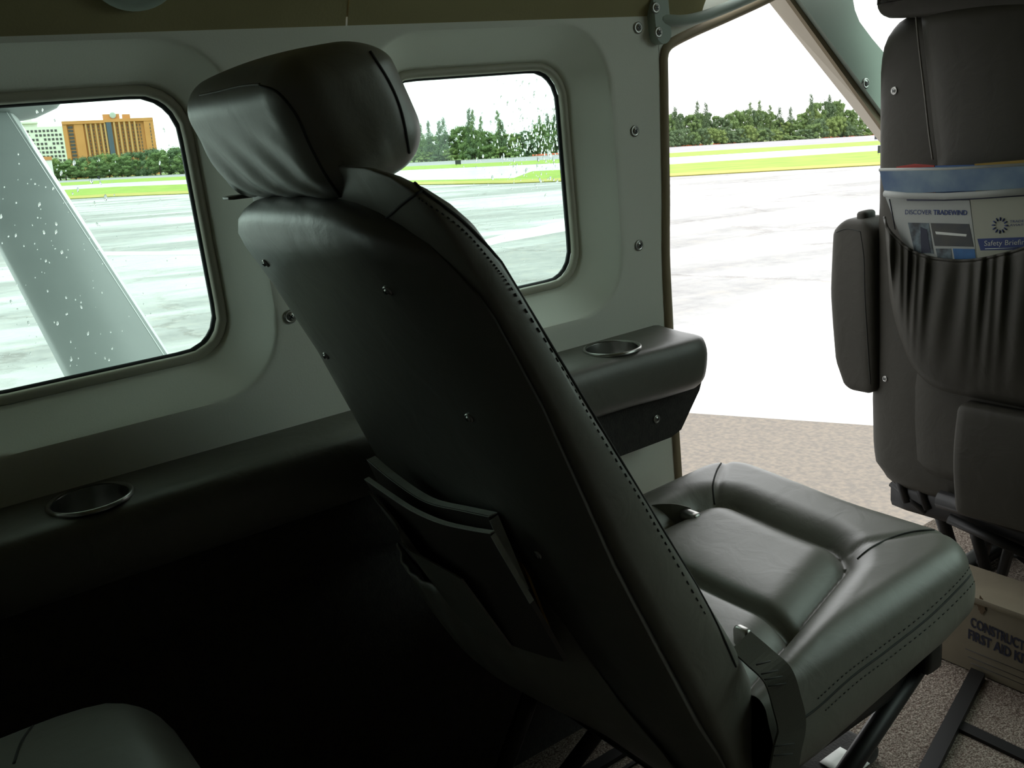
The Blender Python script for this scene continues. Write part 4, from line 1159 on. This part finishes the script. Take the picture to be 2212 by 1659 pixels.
# ---- trees
def leaf_crown(seed, kind):
    rg = random.Random(seed); V = []; Fc = []
    blobs = []
    if kind == 'pine':                       # feathery casuarina, height 1, conical
        for k in range(46):
            t = (k + rg.random()) / 46; r = .20 * (1 - t) ** .7 + .02; a = rg.uniform(0, 2 * PI); rr = r * rg.uniform(.2, 1)
            blobs.append((math.cos(a) * rr, math.sin(a) * rr, .15 + .85 * t, .045 + .05 * (1 - t)))
        nl = 50
    elif kind == 'round':
        for k in range(60):
            a = rg.uniform(0, 2 * PI); z = rg.uniform(-1, 1); rr = math.sqrt(1 - abs(z) ** 3) * rg.uniform(.4, 1)
            blobs.append((math.cos(a) * rr * .42, math.sin(a) * rr * .42, .52 + z * .42, rg.uniform(.07, .13)))
        nl = 75
    else:                                    # bush
        for k in range(40):
            a = rg.uniform(0, 2 * PI); z = rg.random(); rr = math.sqrt(1 - z * z * .8) * rg.uniform(.4, 1)
            blobs.append((math.cos(a) * rr * .6, math.sin(a) * rr * .6, .1 + z * .75, rg.uniform(.10, .16)))
        nl = 75
    for bx_, by_, bz_, br_ in blobs:
        for q in range(nl):
            d = Vector((rg.gauss(0, 1), rg.gauss(0, 1), rg.gauss(0, 1))).normalized()
            c = Vector((bx_, by_, bz_)) + d * br_ * rg.uniform(.55, 1.25)
            u = Vector((rg.gauss(0, 1), rg.gauss(0, 1), rg.gauss(0, 1) + (1.4 if kind == 'pine' else 0))).normalized(); v = d.cross(u)
            if v.length < .05: continue
            v.normalize(); u = v.cross(d)
            s = br_ * rg.uniform(.16, .34); e = (2.2 if kind == 'pine' else 1.2)
            i0 = len(V); V += [c - u * s * e * .5, c + v * s * .35, c + u * s * e, c - v * s * .35]; Fc.append((i0, i0 + 1, i0 + 2, i0 + 3))
        if kind == 'pine': continue
        core = sphere((bx_, by_, bz_), br_ * .60, 6, 4)
        n0 = len(V); V += core[0]; Fc += [tuple(i + n0 for i in f_) for f_ in core[1]]
    return V, Fc
def mk_mesh(name, vf, m):
    me = bpy.data.meshes.new(name); me.from_pydata([tuple(v) for v in vf[0]], [], vf[1]); me.update(); me.materials.append(m); return me
CR = {'pine': [mk_mesh('crown', leaf_crown(10 + k, 'pine'), M[['leafB', 'leafA', 'leafB'][k]]) for k in range(3)],
      'round': [mk_mesh('crown', leaf_crown(20 + k, 'round'), M[['leafA', 'leafB', 'leafC', 'leafA'][k]]) for k in range(4)],
      'bush': [mk_mesh('crown', leaf_crown(30 + k, 'bush'), M[['leafA', 'leafC', 'leafB'][k]]) for k in range(3)]}
tr_me = mk_mesh('trunk', tube([(0, 0, 0), (.01, 0, .3), (0, .01, .62)], lambda t: .022 - .014 * t, 6), M['trunk'])
trg = random.Random(11)
def tree(px, base_y, top_y, kind, label, group, wpx=None, push=0):
    by = max(base_y, hy(px) + 4.0)
    g = gnd(px, by); d = math.hypot(g.x, g.y); g = g * ((d + 12 + push) / d); g.z = 0
    v = wray(px, top_y); hgt = CAM_H + math.hypot(g.x, g.y) * v.z / math.hypot(v.x, v.y)
    dist = (g - Vector((0, 0, CAM_H))).dot(wray(CX, CY).normalized())
    wd = (wpx or (hy(px) - top_y)) / FPX * dist
    name = {'pine': 'casuarina_tree', 'round': 'leafy_tree', 'bush': 'dense_shrub'}[kind]
    root = bpy.data.objects.new(name, None); COL.objects.link(root); root.location = g; root.rotation_euler.z = trg.uniform(0, 6.28)
    nat = {'pine': .44, 'round': .98, 'bush': 1.35}[kind]
    root.scale = (wd / nat, wd / nat, hgt)
    tag(root, label, 'tree', group)
    c = bpy.data.objects.new('crown', trg.choice(CR[kind])); COL.objects.link(c); c.parent = root
    t = bpy.data.objects.new('trunk', tr_me); COL.objects.link(t); t.parent = root
    return root
LBg, DBg = 'trees of the tree line beyond the runway', None
def A(x): return interp(rowsY['A'], x)
LAB = {'mp': ('tall feathery casuarina standing out of the tree line in the middle window', 'feathery casuarinas in the middle window'),
       'mr': ('rounded dark green tree in the tree line seen through the middle window', 'rounded trees in the middle window'),
       'dr': ('bushy green tree in the tree line seen through the open door', 'bushy trees beyond the open door'),
       'dp': ('thin spiky casuarina in the tree line seen through the open door', 'spiky trees beyond the open door'),
       'lb': ('low dark green mangrove shrub below the hotel in the left window', 'shrubs in the left window')}
for k in range(20):                            # low continuous hedge, left window
    x = -160 + 33 * k + trg.uniform(-6, 6)
    if x > 520: continue
    ty = interp([(-200, 362), (100, 342), (140, 352), (200, 338), (300, 330), (370, 318), (420, 322), (600, 320)], x) - 6 + trg.uniform(-3, 3)
    tree(x, A(x), ty, 'bush', *LAB['lb'], wpx=88)
    if k % 2: tree(x + 12, A(x), ty + 10, 'round', *LAB['lb'], wpx=70, push=15)
tops = [(700, 300), (860, 296), (900, 290), (930, 300), (960, 285), (1000, 274), (1040, 278), (1080, 288), (1120, 280), (1170, 268), (1215, 262), (1300, 262), (1420, 262)]
for k in range(26):
    x = 700 + 27 * k + trg.uniform(-5, 5)
    tree(x, A(x), interp(tops, x) + trg.uniform(-3, 8), 'round', *LAB['mr'], wpx=74, push=trg.uniform(0, 20))
    tree(x + 10, A(x + 10), interp(tops, x) + 26 + trg.uniform(-3, 10), 'bush', *LAB['mr'], wpx=56)
ORD = ['', 'leftmost', 'second', 'third', 'fourth', 'fifth', 'sixth', 'seventh', 'eighth', 'ninth', 'tenth', 'eleventh', 'twelfth']
NP = 0
for x, ty, wp in ((912, 268, 26), (930, 262, 20), (955, 262, 26), (964, 255, 20), (1020, 236, 22), (1027, 238, 18), (1043, 252, 16), (1080, 240, 22), (1086, 262, 24), (1168, 250, 18), (1185, 246, 20), (1200, 248, 18)):
    NP += 1; tree(x, A(x), ty, 'pine', ORD[NP] + ' feathery casuarina from the left in the middle window', LAB['mp'][1], wpx=wp + 8)
topd = [(1430, 244), (1470, 240), (1500, 246), (1530, 236), (1560, 250), (1600, 232), (1640, 238), (1680, 250), (1700, 262), (1720, 258), (1760, 216), (1800, 212), (1830, 238), (1870, 256), (1900, 262), (2100, 240), (2400, 210)]
for k in range(34):
    x = 1425 + 17 * k + trg.uniform(-4, 4)
    if x > 2000: continue
    ty = interp(topd, x)
    tree(x, A(x), ty + trg.uniform(-3, 6), 'round', *LAB['dr'], wpx=50, push=trg.uniform(0, 20))
    tree(x + 6, A(x), ty + 34 + trg.uniform(-3, 8), 'bush', *LAB['dr'], wpx=52)
NP = 0
for x, ty in ((1458, 232), (1506, 220), (1524, 224), (1620, 222), (1640, 218), (1663, 228), (1684, 232), (1706, 232), (1750, 204), (1790, 206), (1812, 216), (1842, 236)):
    NP += 1; tree(x, A(x), ty, 'pine', ORD[NP] + ' spiky casuarina from the left beyond the open door', LAB['dp'][1], wpx=28)

# ---- hotel
def wpt(px, py, dist):                        # world point at horizontal distance
    v = wray(px, py); s = dist / math.hypot(v.x, v.y); return v * s + Vector((0, 0, CAM_H))
HD = 900
class Bld:
    def __init__(s, x0, x1, dist, name, label, cat='building', skew=0.0):
        sft = .1 * skew; a = wpt(x0 + sft, hy(x0 + sft), dist); b = wpt(x1 + sft, hy(x1 + sft), dist); a.z = b.z = 0
        s.a, s.b = a, b; s.x0, s.x1 = x0, x1; s.dist = dist
        s.ax = (b - a); s.len = s.ax.length; s.ax.normalize(); s.n = Vector((-s.ax.y, s.ax.x, 0)); 
        if s.n.y < 0: s.n = -s.n
        s.root = bpy.data.objects.new(name, None); COL.objects.link(s.root); s.root.location = (a + b) / 2; tag(s.root, label, cat)
        s.k = s.len / (x1 - x0)
    def blk(s, xa, xb, zt, zb, d0, d1):
        """facade block: px columns xa..xb, heights above horizon in px, depth metres"""
        u0, u1 = (xa - s.x0) * s.k, (xb - s.x0) * s.k
        P = []
        for z in (zb, zt):
            for u, d in ((u0, d0), (u1, d0), (u1, d1), (u0, d1)):
                p = s.a + s.ax * u + s.n * d; P.append(Vector((p.x, p.y, z)))
        return P, [(0, 1, 2, 3), (4, 5, 6, 7), (0, 1, 5, 4), (1, 2, 6, 5), (2, 3, 7, 6), (3, 0, 4, 7)]
    def H(s, px, py): return wpt(px, py, s.dist).z
    def add(s, name, vfs, m, parent=None, stuff=False):
        o = obj(name, merge(*vfs), m, parent or s.root, smooth=False, world=True)
        if stuff: o['kind'] = 'stuff'
        return o
# the facade rows: x in px of the 2212 frame
h = Bld(139, 333, HD, 'hotel', 'tall orange hotel block with dark blue stair strip above the shrubs', skew=130)
zt = h.H(235, 262)
body = h.add('walls', [h.blk(139, 333, zt, 0, 2, 26)], M['orange'])
h.add('end_tower', [h.blk(139, 148, zt - .5, 0, 0, 24)], M['orange'])
h.add('end_tower', [h.blk(163, 182, zt + .5, 0, 0, 10)], M['orange'])
h.add('end_tower', [h.blk(312, 333, h.H(322, 257), 0, -.5, 20)], M['orange'])
h.add('wall_pier', [h.blk(x, x + 3.6, zt, 0, -.2, 3) for x in (186, 196.5, 207, 217.5, 226)], M['orangelite'])
h.add('wall_pier', [h.blk(x, x + 4, h.H(270, 259), 0, -.6, 3) for x in (246, 257, 268, 279, 290)], M['orangelite'])
h.add('stair_glazing', [h.blk(231, 242, h.H(236, 262), 0, -.6, 3)], M['blueglass'])
h.add('parapet', [h.blk(139, 228, zt + 1.2, zt - 1.4, -.9, 4), h.blk(228, 333, h.H(290, 256) + .3, h.H(290, 262), -.9, 4)], M['orange'])
h.add('penthouse', [h.blk(226, 262, h.H(240, 246), zt, 4, 18)], M['orange'])
h.add('penthouse', [h.blk(268, 285, h.H(276, 246), zt, 4, 18)], M['orange'])
pc = h.blk(240, 256, h.H(250, 245), h.H(250, 252), 3.2, 3.8)
cc = sum(pc[0], Vector()) / 8
h.add('emblem', [disc_stack(cc, -h.n, [(2.6, 0), (2.6, .6), (1.6, .9), (0, .9)], 20)], M['vent'])
wn = []
for f_ in range(14):
    z = 4 + f_ * (zt - 6) / 14
    wn.append(h.blk(150, 160, z + 2.0, z, 1.5, 3))
h.add('balcony_opening', wn, M['darkwin'], stuff=True)
wn = []
for f_ in range(14):
    z = 4 + f_ * (zt - 6) / 14
    for x in (192, 202, 213, 223, 253, 264, 275, 286, 296, 302, 324):
        wn.append(h.blk(x, x + 1.6, z + 1.9, z, 1.2 if x not in (324,) else -.8, 3))
h.add('window', wn, M['darkwin'], stuff=True)
# white apartment block
wb = Bld(-10, 141, HD + 150, 'apartment_block', 'white apartment block with rows of dark windows left of the orange hotel', skew=110)
zt = wb.H(60, 275)
wb.add('walls', [wb.blk(-10, 141, zt, 0, 0, 20)], M['offwhite'])
wb.add('roof_slab', [wb.blk(-10, 90, zt + 5, zt + 3.4, -.6, 18)], M['offwhite'])
wb.add('penthouse', [wb.blk(58, 78, zt + 9, zt + 3, 2, 12), wb.blk(0, 88, zt + 3.6, zt, 3, 16)], M['offwhite'])
wn = []
for f_ in range(11):
    z = 5 + f_ * (zt - 6) / 11
    for k in range(17):
        x = -6 + k * 8.6
        if (k * 7 + f_ * 5) % 9 == 0: continue
        wn.append(wb.blk(x, x + 5.2, z + 2.2, z, -.3, .5))
wb.add('window', wn, M['darkwin'], stuff=True)
# small red roofed house at its foot, among the shrubs
hs = Bld(100, 118, 640, 'small_house', 'small orange roofed hut among the shrubs below the white block')
hz = hs.H(110, 338)
hs.add('walls', [hs.blk(100, 118, hz - 2, 0, 0, 8)], M['offwhite']); hs.add('roof', [hs.blk(99, 119, hz, hz - 2, -.5, 9)], M['orange'])

# ---- airfield furniture
def sign(px, py_t, py_b, wpx, name, label, m, legs=True):
    g = gnd(px, py_b); d = math.hypot(g.x, g.y); k = d / FPX
    hgt = (py_b - py_t) * k; wd = wpx * k
    root = bpy.data.objects.new(name, None); COL.objects.link(root); root.location = (g.x, g.y, 0.06); tag(root, label, 'sign')
    t = Vector((g.y, -g.x, 0)).normalized(); n = Vector((g.x, g.y, 0)).normalized()
    def B(a0, a1, z0, z1, th):
        P = []
        for z in (z0, z1):
            for a, e in ((a0, -th), (a1, -th), (a1, th), (a0, th)):
                p = Vector((g.x, g.y, .06)) + t * a + n * e; P.append(Vector((p.x, p.y, z)))
        return P, [(0, 1, 2, 3), (4, 5, 6, 7), (0, 1, 5, 4), (1, 2, 6, 5), (2, 3, 7, 6), (3, 0, 4, 7)]
    obj('sign_box', B(-wd / 2, wd / 2, .06 + hgt * .2, .06 + hgt, .12), m, root, smooth=False, world=True)
    obj('sign_leg', merge(B(-wd * .35, -wd * .3, .06, .06 + hgt * .2, .05), B(wd * .3, wd * .35, .06, .06 + hgt * .2, .05)), m, root, smooth=False, world=True)
sign(990, 347, 358, 12, 'airfield_sign', 'small black airfield sign on the verge in the middle window', M['gasket'])
sign(1900, 318, 336, 8, 'airfield_sign', 'dark marker post on the grass against the front seat edge', M['gasket'])
sign(1892, 292, 304, 5, 'airfield_sign', 'tiny dark marker beside the runway near the door pillar', M['gasket'])
sign(214, 382, 389, 4, 'airfield_sign', 'tiny dark marker on the far verge in the left window', M['gasket'])
# floodlight mast
g = gnd(881, 350); d = math.hypot(g.x, g.y)
mz = wpt(881, 260, d).z; mz2 = wpt(881, 276, d).z
ms = thing('light_mast', (g.x, g.y, .02), 'thin floodlight mast beside the headrest in the middle window', 'mast', world=True)
obj('pole', tube([(g.x, g.y, .02), (g.x, g.y, mz)], .12, 6), M['runway'], ms, world=True)
obj('lamp_head', merge(sphere((g.x, g.y, mz), .7, 8, 5, (1.6, 1, .45)), sphere((g.x, g.y, mz2), .6, 8, 5, (1.4, 1, .4))), M['darkwin'], ms, world=True)
# orange barrier behind the runway
for i, (xa, xb, dy) in enumerate(((1432, 1520, 0), (1540, 1600, -1), (1775, 1890, 0), (1150, 1226, 0))):
    P = []
    for x in (xa, (xa + xb) / 2, xb):
        g = gnd(x, max(A(x), hy(x) + 3.5)); g.z = 0; P.append(g * (1.0 + .004))
    V = []; Fc = []
    for p in P: p.z = 0; V += [Vector((p.x, p.y, .02)), Vector((p.x, p.y, .8)), Vector((p.x * 1.001, p.y * 1.001, .8)), Vector((p.x * 1.001, p.y * 1.001, .02))]
    vf = loft([V[0:4], V[4:8], V[8:12]])
    tag(obj('orange_barrier', vf, M['barrier'], smooth=False, world=True), ['orange barrier behind the runway at the left of the open door', 'short orange barrier piece behind the runway in the middle of the open door', 'orange barrier behind the runway next to the slanted pillar', 'orange barrier behind the runway in the middle window'][i], 'barrier')

# ---- wing strut, fairing and wing seen through the left window
def strut_pt(px, py, L): return oL(px, py, L)
wg = thing('wing', (.3, 3.5, .5), 'aircraft wing above the windows with its grey strut in the left window', 'wing')
# centreline of the strut: lower end near the fuselage, upper end out on the wing
LT, LB = 3.3, 1.75
SAX = None
def strut_pts(t):
    y = 250 + 550 * t
    xl = -152 + .517 * (y - 250); xr = 37 + .640 * (y - 250)
    L = max(1.28, 1 / (1 / LT + (1 / LB - 1 / LT) * t))
    return oL(xl, y, L), oL(xr, y, L)
body_r, lead_r = [], []
BODY = [(-1, 0), (-.97, -.35), (-.8, -.75), (-.4, -1), (.2, -1.05), (.74, -1.0), (.80, .9), (.2, 1), (-.6, .8)]
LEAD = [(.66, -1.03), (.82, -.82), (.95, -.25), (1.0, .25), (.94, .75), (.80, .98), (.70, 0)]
for k in range(21):
    t = -.1 + 1.45 * k / 20                     # 0 = top, 1 = where it leaves the window
    a, b = strut_pts(t); a2, b2 = strut_pts(t + .03)
    T = ((a2 + b2) - (a + b)).normalized(); c = (a + b) / 2; h_ = (b - a).length / 2; ax = (b - a).normalized()
    nn = T.cross(ax).normalized()
    if nn.dot(c) < 0: nn = -nn                  # away from the cabin: the lower side of the strut
    body_r.append([c + ax * h_ * x + nn * .032 * y_ for x, y_ in BODY])
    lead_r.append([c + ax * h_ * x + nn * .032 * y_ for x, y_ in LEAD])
so = obj('strut', loft(body_r), M['strut'], wg, auto=40)
obj('leading_edge', loft(lead_r), M['edge_highlight'], so, auto=50)  # brightness of the sky on the strut edge, put in as white colour
# cuff where the strut meets the wing
fc = oL(-30, 200, LT + .02) + Vector((0, 0, -.01))
cr = []
for k, (s_, dz) in enumerate(((.15, -.085), (.5, -.075), (.78, -.05), (.95, -.01), (1.0, .04), (1.0, .30))):
    cr.append([fc + Vector((math.cos(2 * PI * j / 32) * .24 * s_, math.sin(2 * PI * j / 32) * .16 * s_ * 1.0, dz)) for j in range(32)])
obj('strut_fairing', loft(cr), M['strut'], wg)
# wing panel: chord along F, span along L
def wing_sec(L):
    U0 = .36 + .055 * (L - 1.2) ; c0, c1 = -.75, .80
    if L > 4: c0 += .05 * (L - 4)
    ring = []
    for k in range(28):
        t = 2 * PI * k / 28; x = math.cos(t); y = math.sin(t)
        ring.append(Vector(((c0 + c1) / 2 + (c1 - c0) / 2 * x, L, U0 + .12 + (.10 if y > 0 else .075) * y * (.55 + .45 * x) ** .5 if x > -1 else U0 + .12)))
    return ring
obj('wing_panel', loft([wing_sec(L) for L in (1.14, 2, 3, 4, 5, 6, 7, 8)]), M['wingskin'], wg)
